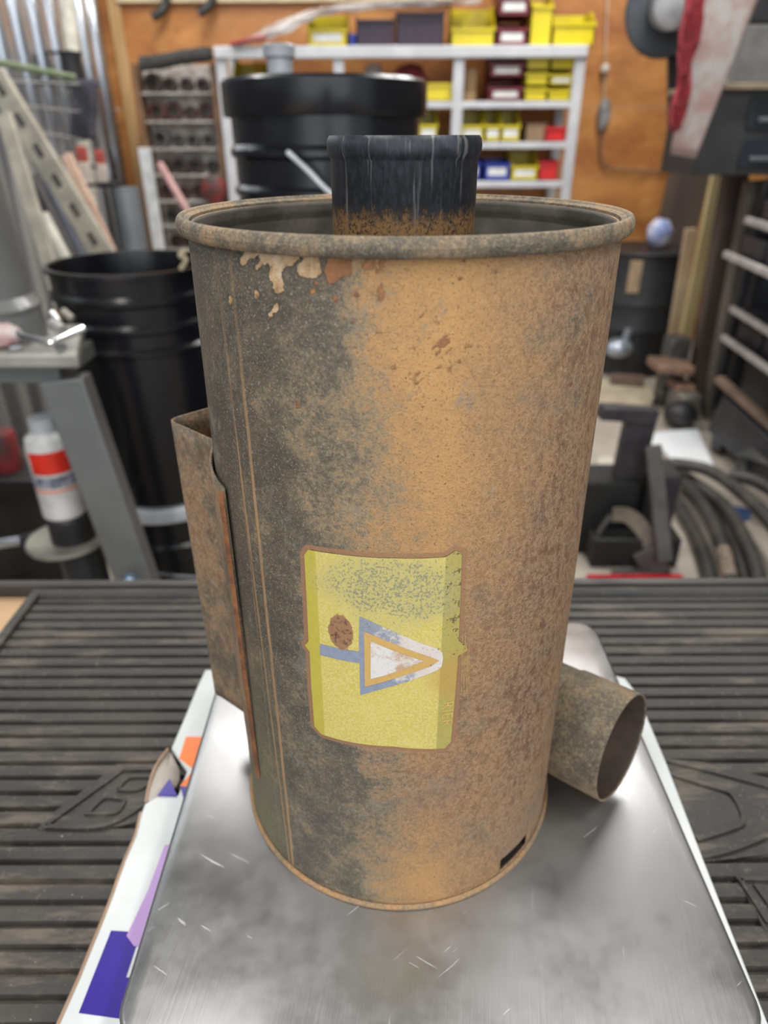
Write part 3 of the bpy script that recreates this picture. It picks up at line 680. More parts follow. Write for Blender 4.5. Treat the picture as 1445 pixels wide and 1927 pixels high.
cardb = M('brown_cardboard', (.40, .27, .17), (.33, .22, .13), scale=12, rough=.8)
darkcont = M('dark_contents', (.03, .028, .026), (.09, .08, .07), scale=60, rough=.7)

# =================================================================== DRUMS
def ribs(r0, r1, h, at, lipw=.008):
    P = [(0, 0), (r0-.01, 0), (r0, .008)]
    R_ = lambda z: r0 + (r1-r0)*z/h
    for z, w in at: P += [(R_(z-w), z-w), (R_(z)+lipw, z-w*.5), (R_(z)+lipw, z+w*.3), (R_(z)+.001, z+w)]
    return P, R_
def open_drum(name, cx, cy, z0, h, r0, r1, at, mat, label, parts=(), lid=None, lidmat=None, group=None):
    t = thing(name, label, 'drum', (cx, cy, z0), group)
    P, R_ = ribs(r0, r1, h, at)
    P += [(r1, h-.012), (r1+.009, h-.010), (r1+.009, h), (r1-.002, h)]
    bm = bm_new()
    if not lid: P += [(r1-.004, h-.01), (r0-.006, .01), (0, .012)]
    else: P += [(r1-.004, h-.004), (0, h-.004)]
    add_lathe(bm, P, (cx, cy, z0), 64); finish('shell', bm, mat, t, smooth=30)
    if lid:
        bm = bm_new(); add_lathe(bm, [(r1+.012, h-lid), (r1+.014, h-lid+.004), (r1+.014, h), (r1+.008, h+.006), (r1-.01, h+.004), (r1-.02, h+.0005), (0, h+.0005)], (cx, cy, z0), 64)
        part_label(finish('lid', bm, lidmat or mat, t, smooth=30), 'drum lid')
    return t
LD = Vector((-.645, 1.45, 0))
open_drum('drum', LD.x, LD.y, 0, .495, .183, .185, [(.12, .012), (.37, .014)], black_pl, 'black drum with a pale band around its top, under the open black drum', lid=.036, lidmat=M('pale_band', (.66, .68, .70), rough=.4))
od = open_drum('drum', LD.x, LD.y, .501, 1.112-.501, .180, .198, [(.480, .013), (.545, .014), (.425, .010)], black_pl, 'tall open black drum standing on the white-banded drum at left')
bm = bm_new(); hp = [ay(285, 1076, 1.235), ay(320, 1082, 1.23), ay(370, 1086, 1.25)]
add_tube(bm, spline([Vector((LD.x-.05, 1.13, .17)) if False else hp[0], hp[1], hp[2]], 6), .0042, 8)
single('wire_hook', bm, M('plain_wire', (.42, .42, .44), rough=.35, metal=.8), 'thin curved grey wire in front of the lower white-banded drum', 'wire')
bm = bm_new(); kx = ay(350, 487, 1.28); add_tube(bm, spline([kx+Vector((.004, 0, .02)), kx+Vector((-.012, -.004, .008)), kx+Vector((.002, -.006, 0)), kx+Vector((-.014, -.004, -.022))], 5), .0055, 6)
single('string', bm, M('tan_string', (.50, .42, .27), rough=.8), 'short knot of tan string on the lip of the open black drum', 'string')
CD = Vector((-.134, 1.36, 0))
open_drum('drum', CD.x, CD.y, 0, .86, .195, .200, [(.3, .014), (.58, .014)], black_pl, 'black drum hidden behind the canister, carrying the lidded drum', lid=.03)
ld = open_drum('drum', CD.x, CD.y, .868, 1.485-.868, .193, .206, [(.335, .013), (.415, .012), (.49, .014)], black_pl, 'large lidded black drum behind the neck of the rusty canister', lid=.062)
p = ay(528, 140, 1.22); bm = bm_new(); rc = pxw(528, 118, 1.2, 58)/2; zc = 1.4872
add_lathe(bm, [(0, 0), (rc*.82, 0), (rc*.84, .032), (rc*1.02, .034), (rc*1.06, .052), (rc*.98, .055), (rc*.8, .036), (0, .012)], (p.x, 1.22, zc), 32)
single('plastic_cup', bm, M('grey_cup', (.42, .43, .46), rough=.4), 'small grey cup standing on the lidded black drum', 'cup')
hp = [ay(541, 286, 1.13), ay(580, 322, 1.11), ay(620, 362, 1.10), ay(680, 405, 1.09), ay(745, 400, 1.10), ay(790, 345, 1.13)]
bm = bm_new(); add_tube(bm, spline(hp, 8), .0050, 10); part_label(finish('bail_handle', bm, M('white_rod', (.72, .73, .76), rough=.4), ld), 'white wire carrying handle')

# =================================================================== SHELF UNIT
SY = 4.40
def rect(x0, y0, x1, y1, Y): a = ay(x0, y1, Y); b = ay(x1, y0, Y); return a.x, a.z, b.x, b.z
xl = ay(413, 95, SY).x; xr = ay(1095, 97, SY).x; xm = ay(864, 120, SY).x; xn = ay(637, 125, SY).x; ztop = ay(760, 86, SY).z
zs_ = [ay(900, y, SY).z for y in (190, 267, 341)]; zs_ += [zs_[-1]-.34, zs_[-1]-.74]
sh = thing('shelving_unit', 'pale grey open shelving rack full of parts bins against the plywood wall', 'shelves', ((xl+xr)/2, SY+.2, 0))
pw = .062
for x in (xl, xn, xm, xr):
    for y, nm in ((SY, 'front'), (SY+.40, 'back')):
        if x in (xn, xm) and nm == 'back': continue
        bm = bm_new(); add_box(bm, (x, y+.02, ztop/2), (pw, .04, ztop)); finish('post', bm, shelf_paint, sh, bevel=.006)
bm = bm_new(); add_box(bm, ((xl+xr)/2, SY+.0, ztop-.031), (xr-xl+pw, .05, .062)); finish('rail', bm, shelf_paint, sh, bevel=.008)
for z in zs_:
    bm = bm_new(); add_box(bm, ((xl+xr)/2, SY+.21, z-.010), (xr-xl-pw, .40, .018)); finish('shelf', bm, shelf_paint, sh)
    bm = bm_new(); add_box(bm, ((xl+xr)/2, SY+.012, z-.020), (xr-xl-pw, .022, .036)); finish('rail', bm, shelf_paint, sh, bevel=.004)
bm = bm_new(); add_box(bm, ((xl+xr)/2, SY+.21, ztop-.009), (xr-xl, .38, .016)); finish('shelf', bm, shelf_paint, sh)
def make_bin(name, cx, z0, w, h, d, mat, label, cat='bin', group=None, lab=True, yf=SY+.06, front=.5, tip=0):
    t = thing(name, label, cat, (cx, yf+d/2, z0), group); th = .006
    bm = bm_new()
    yb = yf+d; fh = h*front; f0 = yf
    add_box(bm, (cx, yf+d/2, z0+th/2), (w, d, th))
    add_box(bm, (cx, yb-th/2, z0+h/2), (w, th, h))
    add_box(bm, (cx, f0+th/2, z0+fh/2), (w, th, fh))
    for s in (-1, 1):
        x = cx+s*(w/2-th/2); pts = [(x-th/2, f0, z0), (x-th/2, yb, z0), (x-th/2, yb, z0+h), (x-th/2, f0+d*.42, z0+h), (x-th/2, f0, z0+fh)]
        add_prism(bm, pts, (th, 0, 0))
    add_box(bm, (cx, f0-.006, z0+fh-.008), (w*1.03, .014, .014))
    finish('tub', bm, mat, t, smooth=0)
    if lab: bm = bm_new(); add_box(bm, (cx, f0-.0025, z0+fh*.52), (w*.72, .003, fh*.46)); finish('bin_label', bm, label_white, t, smooth=0)
    bm = bm_new(); n = 6; vs = [[bm.verts.new((cx-w/2+th+(w-2*th)*i/n, yf+th+.004+(d-3*th)*j/n, z0+fh*.72+random.uniform(-.012, .02))) for i in range(n+1)] for j in range(n+1)]
    for j in range(n):
        for i in range(n): bm.faces.new((vs[j][i], vs[j][i+1], vs[j+1][i+1], vs[j+1][i]))
    finish('contents', bm, darkcont, t, smooth=0)
    return t
def bin_px(x0, x1, yt, zz, mat, label, hpx=None, **kw):
    Y = SY+.06; a = ay(x0, 150, Y); b = ay(x1, 150, Y); top = ay((x0+x1)/2, yt, Y).z
    if hpx: top = zz + hpx*pxw(x0, 150, Y, 1)
    return make_bin('parts_bin', (a.x+b.x)/2, zz+.001, b.x-a.x, max(top-zz, .06), .28, mat, label, **kw)
ZTOP = ztop
G1 = 'bins on top of the shelving unit'
bin_px(583, 655, 18, ZTOP, yel, 'yellow parts bin at the left on top of the shelving unit, under the plastic wrap', front=.48)
bin_px(846, 925, 4, ZTOP, yel, 'wide yellow parts bin on top of the shelves, left of the maroon bin stack', front=.42, lab=False)
bin_px(1032, 1108, 16, ZTOP, yel, 'rightmost yellow parts bin on top of the shelving unit', front=.62, lab=False)
bin_px(990, 1029, -12, ZTOP, yel, 'tall yellow parts bin between the maroon bins and the rightmost top bin', front=.78, lab=False)
U1 = pxw(950, 100, SY+.06, 1); z = ZTOP
for i, l in enumerate(('lowest', 'middle', 'topmost')):
    bin_px(930, 985, 60, z, mar, f'{l} maroon bin of the stack on top of the shelving unit', hpx=44, front=.62); z += 46*U1
bin_px(672, 742, 24, ZTOP, plum, 'dark plum bin on top of the shelves beside the blue clip', lab=False, front=.8)
bin_px(745, 832, 12, ZTOP, plum, 'larger dark plum bin on top of the shelves, right of the smaller one', lab=False, front=.85)
bin_px(659, 671, 55, ZTOP, blu, 'narrow blue bin on top of the shelves', lab=False, front=.7)
bin_px(800, 853, 153, zs_[0], yel, 'yellow bin on the first shelf left of the inner post', front=.9, lab=False)
for i, l in enumerate(('lower', 'upper')):
    bin_px(921, 984, 152, zs_[0]+i*39*U1, mar, f'{l} maroon bin on the first shelf below the top', hpx=37, front=.6)
for i, (a, l) in enumerate((('', 'lowest'), ('', 'middle'), ('', 'topmost'))):
    bin_px(989, 1031, 165, zs_[0]+i*25*U1, yel, f'{l} yellow bin of the narrow stack on the first shelf', hpx=23, front=.9, lab=False)
    bin_px(1034, 1078, 165, zs_[0]+i*25*U1, yel, f'{l} yellow bin of the wide stack beside the right post', hpx=23, front=.8, lab=(i == 1))
bin_px(790, 826, 203, zs_[1], yel, 'yellow bin with white label left of the inner shelf post, second shelf')
bin_px(871, 916, 205, zs_[1], yel, 'yellow bin with white label just right of the inner shelf post')
bin_px(919, 948, 205, zs_[1], yel, 'narrow yellow bin in the middle of the labelled second-shelf bins')
bin_px(950, 986, 205, zs_[1], yel, 'yellow bin with white label beside the small cardboard box')
bin_px(1037, 1075, 238, zs_[1], redp, 'red bin on the second shelf beside the right post', front=.95, lab=False)
bin_px(1030, 1068, 300, zs_[2], redp, 'red bin on the third shelf beside the right post', front=.9, lab=False)
bin_px(975, 1028, 285, zs_[2], yel, 'yellow bin with white label on the third shelf')
bin_px(922, 972, 300, zs_[2], blu, 'blue bin with white label on the third shelf', front=.8)
bin_px(872, 914, 298, zs_[2], blu, 'blue bin on the third shelf partly behind the neck pipe', front=.8)
bin_px(438, 478, 112, zs_[0], yel, 'yellow bin behind the left end of the lidded black drum', lab=False, front=.6)
bin_px(488, 520, 112, zs_[0], yel, 'second yellow bin seen above the lidded black drum', lab=False, front=.6)
bin_px(434, 462, 300, zs_[2], yel, 'yellow bin showing left of the lidded black drum', lab=False, front=.9)
bm = bm_new(); a = ay(990, 268, SY+.1); b = ay(1031, 234, SY+.1); add_box(bm, ((a.x+b.x)/2, SY+.2, zs_[1]+(b.z-a.z)/2+.004), (b.x-a.x, .18, b.z-a.z)); single('cardboard_box', bm, cardb, 'small brown cardboard box on the second shelf', 'box', bevel=.003)
a = ay(875, 185, SY+.15); b = ay(900, 120, SY+.15); bm = bm_new(); add_box(bm, ((a.x+b.x)/2, SY+.25, zs_[0]+(b.z-a.z)/2+.002), (b.x-a.x, .12, b.z-a.z)); single('wooden_block', bm, pine, 'pale wooden block on the first shelf right of the inner post', 'block', bevel=.004)
a = ay(735, 160, SY+.1); bm = bm_new()
bmesh.ops.create_icosphere(bm, subdivisions=3, radius=.082, matrix=Matrix.Translation((ay(772, 140, SY+.15).x, SY+.2, zs_[0]+.105)) @ Matrix.Diagonal((1.3, .9, 1.15, 1)))
for v in bm.verts: v.co += Vector((random.uniform(-.012, .012), random.uniform(-.012, .012), random.uniform(-.012, .012)))
single('cloth_bundle', bm, M('dull_red_cloth', (.24, .03, .04), (.16, .02, .03), scale=20, rough=.9), 'crumpled dull red cloth on the first shelf above the lidded drum', 'cloth')
bm = bm_new(); q = ay(703, 128, SY+.15); add_lathe(bm, [(0, 0), (.06, 0), (.055, .16), (.04, .2), (0, .2)], (q.x, SY+.2, zs_[0]+.001), 20); single('jar', bm, M('dusty_grey', (.40, .36, .33), rough=.6), 'dusty grey jar on the first shelf behind the lidded drum', 'jar')
# clear plastic wrap on top
def mat_wrap():
    m, t, b = new_mat('clear_plastic_wrap'); k = NT(t); n = k.noise(9, 5, .6, stretch=(.5, 1, 2))
    k.set(b.inputs['Base Color'], k.mix(k.step(n, .4, .65), (.30, .29, .30), (.74, .76, .78))); b.inputs['Roughness'].default_value = .18
    b.inputs['Alpha'].default_value = .82; k.set(b.inputs['Normal'], k.bump(k.noise(16, 4), .6, .02)); return m
bm = bm_new(); top = [(436, 84), (452, 62), (500, 30), (560, 8), (640, -8), (760, -14), (905, -12)]; lo = [(440, 87), (470, 84), (530, 66), (585, 38), (650, 22), (770, 12), (905, 6)]
rows = [];
tp_ = spline([ay(x, y, SY-.02) for x, y in top], 6); lo_ = spline([ay(x, y, SY-.05) for x, y in lo], 6)
for f in (0, .25, .5, .75, 1):
    rows.append([a.lerp(b, f) + Vector((0, -.05*math.sin(math.pi*f) + (.30*(1-f)**2), random.uniform(-.006, .006))) for a, b in zip(tp_, lo_)])
V_ = [[bm.verts.new(p) for p in r] for r in rows]
for a, b in zip(V_, V_[1:]):
    for i in range(len(a)-1): bm.faces.new((a[i], a[i+1], b[i+1], b[i]))
wr = single('plastic_wrap', bm, mat_wrap(), 'crumpled clear plastic sheet arching over the top of the shelving unit', 'plastic sheet')
bm = bm_new(); add_tube(bm, spline([ay(434, 84, SY-.06), ay(460, 76, SY-.07), ay(500, 70, SY-.06)], 5), [.013]*11, 8)
finish('red_hem', bm, M('dull_red_film', (.34, .05, .05), rough=.4), wr)

# =================================================================== PARTS RACK ON THE LEFT OF THE BACK WALL
PY = 4.55
x0 = ay(272, 250, PY).x; x1 = ay(408, 250, PY).x; zt_ = ay(330, 118, PY).z; zb_ = ay(330, 470, PY).z
rack = thing('parts_rack', 'upright rack board with brown side boards, crowded with round dark parts', 'rack', ((x0+x1)/2, PY+.12, 0))
bm = bm_new(); add_box(bm, ((x0+x1)/2, PY+.15, zt_/2), (x1-x0, .02, zt_)); finish('back_board', bm, M('whitewashed_board', (.74, .71, .67), (.42, .36, .31), scale=11, rough=.7), rack)
for x in (x0-.01, x1+.01): bm = bm_new(); add_box(bm, (x, PY+.09, zt_/2), (.03, .16, zt_)); finish('side_board', bm, M('old_brown_wood', (.24, .13, .07), (.15, .09, .05), scale=10, rough=.7), rack, bevel=.003)
nrow = 7; hts = [zb_ + (zt_-zb_)*(i+.0)/nrow for i in range(nrow)]
shf = M('rack_ledge', (.60, .57, .53), (.40, .36, .32), scale=14, rough=.6)
for z in hts: bm = bm_new(); add_box(bm, ((x0+x1)/2, PY+.08, z-.005), (x1-x0-.03, .14, .010)); finish('ledge', bm, shf, rack)
browns = [M('dark_fitting', (.05, .04, .038), (.10, .07, .06), scale=30, rough=.5, metal=.3), M('maroon_fitting', (.13, .045, .035), (.07, .03, .028), scale=30, rough=.5), M('grey_fitting', (.17, .16, .15), (.09, .08, .075), scale=30, rough=.5, metal=.3)]
rowh = (zt_-zb_)/nrow; words = ['bottom', 'second', 'third', 'fourth', 'fifth', 'sixth', 'top']; cols_ = ['leftmost', 'second from left', 'second from right', 'rightmost']
proto = {}
for ri, z in enumerate(hts):
    ncol = 4; cw = (x1-x0-.05)/ncol
    for ci in range(ncol):
        rr = min(cw*.54, rowh*.47)*random.uniform(.72, 1.0); kind = (ri*2+ci*3) % 3
        if kind not in proto:
            t = bpy.data.objects.new('pipe_coupling', None); C.objects.link(t)
            bm = bm_new(); add_lathe(bm, [(.62, 0), (1, 0), (1, 1.2), (.9, 1.25), (.62, 1.25), (.62, 0)], (0, 0, 0), 24, axis=(0, -1, 0)); me_ = finish('sleeve', bm, browns[kind], t)
            bm = bm_new(); add_lathe(bm, [(0, .5), (.62, .5)], (0, 0, 0), 20, axis=(0, -1, 0)); finish('bore', bm, darkcont, t)
            proto[kind] = t; first = True
        else:
            t = proto[kind].copy(); C.objects.link(t)
            for ch in proto[kind].children: c = ch.copy(); C.objects.link(c); c.parent = t
        t.location = (x0+.025+cw*(ci+.5), PY+.13, z+rr+.001); t.scale = (rr, rr*random.uniform(.5, 1.2), rr)
        tag(t, f'round dark pipe coupling, {cols_[ci]} on the {words[ri]} ledge of the parts rack', 'pipe coupling', f'pipe couplings on the {words[ri]} ledge of the parts rack')
bm = bm_new(); pts = [ay(266, 132, PY), ay(300, 128, PY), ay(340, 120, PY), ay(400, 112, PY)]; add_tube(bm, spline(pts, 6), .038, 12)
for v in bm.verts: v.co.z += .030 + random.uniform(-.004, .004)
single('rolled_tarp', bm, M('charcoal_cloth', (.06, .06, .058), (.035, .035, .033), scale=25, rough=.9), 'rolled charcoal tarp lying across the top of the parts rack', 'tarp')
bm = bm_new(); pk = M('pink_plastic', (.58, .33, .31), rough=.5); a = ay(300, 308, 3.6); b = ay(346, 386, 3.55); e = a + (b-a)*((a.z-.01)/(a.z-b.z)); add_tube(bm, [a, e], .020, 10)
single('stick', bm, pk, 'pinkish rod leaning in front of the parts rack', 'rod')
bm = bm_new(); q = ay(402, 356, PY-.05); add_lathe(bm, [(0, -.04), (.085, -.04), (.085, .0), (.05, .02), (0, .02)], q, 24, axis=(0, -1, 0)); o = single('red_disc', bm, M('dull_red_metal', (.34, .04, .025), (.05, .04, .04), scale=9, rough=.5), 'round red disc hanging at the foot of the parts rack beside the drum', 'disc')
bm = bm_new(); add_box(bm, (q.x, PY-.25+.0, q.z), (.01, .01, .01)); bm.free()

# =================================================================== LEFT CORNER: LEANING STOCK
def lean(name, p, q, w, d, mat, label, cat, round_=False, floor=True, holes=0, bevel=.003):
    p, q = Vector(p), Vector(q)
    if floor: q = p + (q-p)*((p.z-.02)/(p.z-q.z))
    bm = bm_new()
    if round_: add_tube(bm, [p, q], w/2, 14); return single(name, bm, mat, label, cat)
    add_beam(bm, p, q, w, d)
    if not holes: return single(name, bm, mat, label, cat, bevel=bevel)
    t = thing(name, label, cat, q)
    finish('channel', bm, mat, t, bevel=bevel)
    a = (q-p).normalized(); x = a.cross(Vector((0, 1, 0))).normalized(); yv = x.cross(a).normalized()
    if yv.y > 0: yv = -yv
    for i in range(holes):
        c = p + (q-p)*((i+.5)/holes) + yv*(d/2+.0008); bm = bm_new()
        rt = Matrix((x, yv, a)).transposed(); add_box(bm, c, (w*.26, .0012, .05), rt); finish('slot', bm, darkcont, t, smooth=0)
    return t
tanst = M('dusty_tan_steel', (.42, .39, .32), (.30, .28, .23), scale=15, rough=.6, metal=.2)
lean('slotted_angle', ay(-12, 140, 2.55), ay(190, 470, 2.40), .085, .03, tanst, 'long tan slotted steel angle leaning across the left corner', 'steel angle', holes=16)
lean('slotted_angle', ay(8, 215, 2.25), ay(112, 560, 2.0), .050, .02, tanst, 'narrower tan steel bar leaning behind the grey stand column', 'steel angle')
lean('lumber_strip', ay(125, 292, 2.9), ay(203, 462, 2.75), .045, .025, M('pink_lumber', (.56, .38, .29), (.44, .28, .20), scale=9, rough=.7), 'thin pinkish lumber strip leaning left of the downpipe', 'lumber')
lean('black_tube', ay(62, 335, 2.7), ay(130, 470, 2.6), .055, .05, black_st, 'black tube leaning between the tan steel angles', 'tube', round_=True)
lean('navy_pole', ay(84, 345, 2.8), ay(150, 480, 2.7), .045, .05, M('navy_paint', (.03, .04, .08), rough=.4), 'dark navy pole leaning beside the black tube', 'pole', round_=True)
lean('white_tube', ay(80, 405, 2.35), ay(107, 458, 2.32), .050, .05, M('ivory_plastic', (.66, .63, .54), rough=.5), 'short ivory tube standing behind the grey stand column', 'tube', round_=True)
lean('white_pole', ay(120, -40, 4.0), ay(138, 110, 4.0), .075, .05, M('cream_pole', (.78, .75, .64), rough=.45), 'tall cream pole against the ribbed wall', 'pole', round_=True)
bm = bm_new(); a = ay(136, 128, 3.9); add_lathe(bm, [(0, -.09), (.05, -.09), (.055, -.03), (.05, .04), (.06, .07), (0, .08)], a, 20); single('pole_clamp', bm, black_st, 'black clamp around the cream pole on the ribbed wall', 'clamp')
# hanging dark cloth
bm = bm_new(); a = ay(137, 150, 3.8); b = ay(182, 150, 3.8); c_ = ay(158, 262, 3.8); n = 18; fr = []; bk = []
for j in range(12):
    z = a.z + (c_.z-a.z)*j/11; sh_ = (c_.x - (a.x+b.x)/2)*j/11*.9
    fr.append([bm.verts.new((a.x+(b.x-a.x)*i/n+sh_, 3.8+.022*math.sin(i*1.5+j*.25), z)) for i in range(n+1)])
for a_, b_ in zip(fr, fr[1:]):
    for i in range(n): bm.faces.new((a_[i], a_[i+1], b_[i+1], b_[i]))
o = single('work_jacket', bm, M('slate_cloth', (.085, .082, .10), (.05, .05, .065), scale=12, rough=.95), 'dark slate cloth hanging on the ribbed steel wall', 'cloth')
md = o.modifiers.new('t', 'SOLIDIFY'); md.thickness = .02
for (xa, ya, xb, yb, wd_, lb) in ((152, 275, 163, 345, 18, 'left'), (186, 282, 195, 345, 16, 'right')):
    Yb_ = 3.5 if lb == 'left' else 3.64
    t = thing('brush', f'{lb} one of two red-handled white brushes hung on the ribbed wall', 'brush', ay(xb, yb, Yb_))
    w_ = pxw(xa, ya, Yb_, wd_); p = ay(xa, ya, Yb_); q = ay(xb, yb, Yb_); m_ = p.lerp(q, .42)
    bm = bm_new(); add_beam(bm, p, m_, w_, .03); finish('handle', bm, M('faded_red', (.50, .09, .07), rough=.5), t, bevel=.004)
    bm = bm_new(); add_beam(bm, m_, q, w_*1.15, .04); finish('bristles', bm, M('pale_bristle', (.62, .54, .48), (.5, .42, .36), scale=40, rough=.9), t, bevel=.004)
a = ay(188, 347, 3.6); b = ay(226, 350, 3.6); bm = bm_new(); add_box(bm, ((a.x+b.x)/2, 3.6, a.z), (b.x-a.x, .12, .025)); single('small_ledge', bm, black_st, 'short black ledge on the ribbed wall under the brushes', 'ledge', bevel=.003)
bm = bm_new(); add_tube(bm, [ay(-30, 112, 3.0), ay(140, 146, 3.35)], .014, 10); single('green_bar', bm, M('moss_green', (.13, .19, .09), (.2, .22, .15), scale=20, rough=.6), 'thin green bar running along the ribbed wall', 'bar')
bm = bm_new(); q = ay(228, 400, 4.3); add_tube(bm, [Vector((q.x, 4.45, 0)), Vector((q.x, 4.45, ay(215, 352, 4.45).z))], pxw(228, 400, 4.45, 50)/2, 24); single('downpipe', bm, M('downpipe_grey', (.33, .35, .38), (.28, .30, .33), scale=5, rough=.4, metal=.4), 'broad grey pipe standing upright in the left corner', 'pipe')
q = ay(268, 278, 4.2); bm = bm_new(); add_box(bm, (q.x+.01, 4.2, q.z/2), (pxw(268, 300, 4.2, 22), .03, q.z)); single('white_board', bm, M('white_pvc', (.72, .73, .75), rough=.4), 'narrow white board standing beside the downpipe', 'board', bevel=.003)
bm = bm_new()
for i in range(3):
    a = ay(-20, 150+i*40, 3.1); b = ay(150, 158+i*52, 3.6); add_tube(bm, [a, b], .0025, 6)
single('wire_mesh', bm, M('pale_wire', (.55, .55, .50), rough=.5), 'loose pale wires stretched along the ribbed wall', 'wire', kind=None)

for nm_, mt_ in (('pole_clamp', black_st), ('work_jacket', black_st), ('brush', black_st), ('brush.001', black_st), ('small_ledge', black_st)):
    o = bpy.data.objects[nm_]; hs = [o] + list(o.children); me_ = [h for h in hs if h.type == 'MESH']
    zt2 = max((h.matrix_basis @ Vector(v.co)).z + (o.location.z if h is not o else 0) for h in me_ for v in h.data.vertices)
    h0 = me_[0]; vs_ = [Vector(v.co) + (h0.location if h0 is o else h0.location + o.location) for v in h0.data.vertices]; tv = max(vs_, key=lambda v: v.z)
    bm = bm_new(); add_tube(bm, [Vector((tv.x+.01, tv.y, tv.z-.012)), Vector((LEFTX+.001, tv.y, tv.z-.012))], .008, 8); finish('wall_peg', bm, mt_, o)
# =================================================================== GREY TOOL STAND (LEFT)
GY = 1.08
stand = thing('tool_stand', 'grey steel machine stand with a thick column, at the left edge', 'stand', (-1.02, 1.1, 0))
tz = ay(120, 664, GY-.09).z; tx1 = ay(150, 668, GY-.09).x
bm = bm_new(); add_prism(bm, [(tx1-.6, .98, tz), (tx1, .98, tz), (ay(156, 612, 1.235).x, 1.235, tz), (tx1-.6, 1.235, tz)], (0, 0, -.030)); finish('table_plate', bm, M('dusty_plate', (.40, .385, .35), (.31, .30, .27), scale=14, rough=.55, metal=.3), stand, bevel=.006)
bm = bm_new(); add_box(bm, (tx1-.345, GY+.03, tz-.05), (.57, .20, .040)); finish('apron', bm, grey_paint, stand, bevel=.004)
lw = pxw(200, 900, GY-.05, 76)
for (pa, pb, yy) in (((120, 700), (262, 1100), GY-.06), ((-60, 700), (-200, 1100), GY-.06), ((-40, 700), (-160, 1090), GY+.20)):
    a = ay(*pa, yy); b = ay(*pb, yy); a.z = tz-.06
    e = a + (b-a)*((a.z-.002)/(a.z-b.z)); bm = bm_new(); add_beam(bm, a, e, lw if yy < GY else lw*.6, .05)
    if yy < GY or True: finish('leg', bm, grey_paint, stand, bevel=.004)
cxp = ay(0, 620, 1.115); colx = cxp.x - .012
bm = bm_new(); z1_ = tz+.001; z2_ = ay(30, 576, 1.1).z
add_lathe(bm, [(0, z1_), (.104, z1_), (.101, z2_-.01), (.105, z2_-.006), (.106, z2_), (.101, z2_+.006), (.091, z2_+.02), (.074, 1.75), (0, 1.75)], (colx, 1.115, 0), 48)
finish('column', bm, grey_paint, stand, smooth=30)
ty_ = 1.10; tq = ay(128, 1018, ty_); bm = bm_new(); add_lathe(bm, [(0, 0), (.094, 0), (.097, .005), (.094, .012), (0, .012)], (tq.x, ty_, tq.z), 40); part_label(finish('tray', bm, M('tray_olive', (.34, .33, .27), (.26, .25, .21), scale=10, rough=.45, metal=.4), stand), 'round pale tray')
bm = bm_new(); add_lathe(bm, [(0, 0), (.056, 0), (.052, tq.z-.001), (0, tq.z-.001)], (tq.x+.026, ty_, 0), 32); finish('pedestal', bm, M('pedestal_black', (.03, .032, .036), rough=.35), stand)
# bottle & can on the tray
bz = tq.z + .0125; cq = ay(140, 990, ty_); ch = ay(128, 965, ty_).z - bz
bm = bm_new(); rr = pxw(140, 985, ty_, 80)/2; add_lathe(bm, [(0, 0), (rr, 0), (rr, ch-.004), (rr-.004, ch), (0, ch)], (tq.x+.018, ty_, bz), 32); single('tin_can', bm, black_st, 'black tin on the round tray of the grey stand', 'tin')
by0 = bz+ch+.001; b_top = ay(88, 785, ty_).z; bh = b_top-by0; br = pxw(105, 880, ty_, 80)/2; bxc = tq.x+.012
bot_ = thing('spray_bottle', 'white bottle with a red label standing on the black tin', 'bottle', (bxc, ty_, by0))
wp = M('white_bottle', (.74, .73, .71), rough=.35); bm = bm_new()
add_lathe(bm, [(0, 0), (br-.004, 0), (br, .005), (br, bh*.74), (br*.92, bh*.82), (br*.55, bh*.88), (0, bh*.88)], (bxc, ty_, by0), 36); finish('body', bm, wp, bot_)
bm = bm_new(); add_lathe(bm, [(0, bh*.86), (br*.62, bh*.86), (br*.60, bh), (0, bh)], (bxc, ty_, by0), 24); finish('cap', bm, M('grey_cap', (.55, .56, .58), rough=.4), bot_)
def band(f0, f1, a0, a1, mat, nm):
    bm = bm_new(); n = 16; v0 = []; v1 = []
    for i in range(n+1):
        a = R(a0+(a1-a0)*i/n); v0.append(bm.verts.new((bxc+(br+.0008)*math.sin(a), ty_-(br+.0008)*math.cos(a), by0+bh*f0))); v1.append(bm.verts.new((bxc+(br+.0008)*math.sin(a), ty_-(br+.0008)*math.cos(a), by0+bh*f1)))
    for i in range(n): bm.faces.new((v0[i], v0[i+1], v1[i+1], v1[i]))
    finish(nm, bm, mat, bot_)
band(.50, .72, -35, 80, M('bright_red_print', (.82, .035, .015), rough=.4), 'label_patch'); band(.36, .47, -60, 80, M('navy_print', (.06, .07, .12), (.4, .4, .45), scale=60, rough=.5), 'label_patch'); band(.315, .335, -70, 80, orange, 'label_patch')
bm = bm_new(); q = ay(16, 880, 1.75); add_lathe(bm, [(0, 0), (.05, 0), (.05, .12), (.045, .13), (0, .13)], (q.x, 1.75, q.z), 28); rcn = single('red_tin', bm, M('dull_red', (.28, .025, .03), (.04, .03, .03), scale=9, rough=.5), 'dull red tin on the black crate behind the grey stand', 'tin')
bm = bm_new(); add_box(bm, (q.x-.02, 1.75, q.z/2-.0005), (.34, .20, q.z-.001)); single('crate', bm, black_st, 'tall black crate behind the grey stand, carrying the red tin', 'crate', bevel=.006)
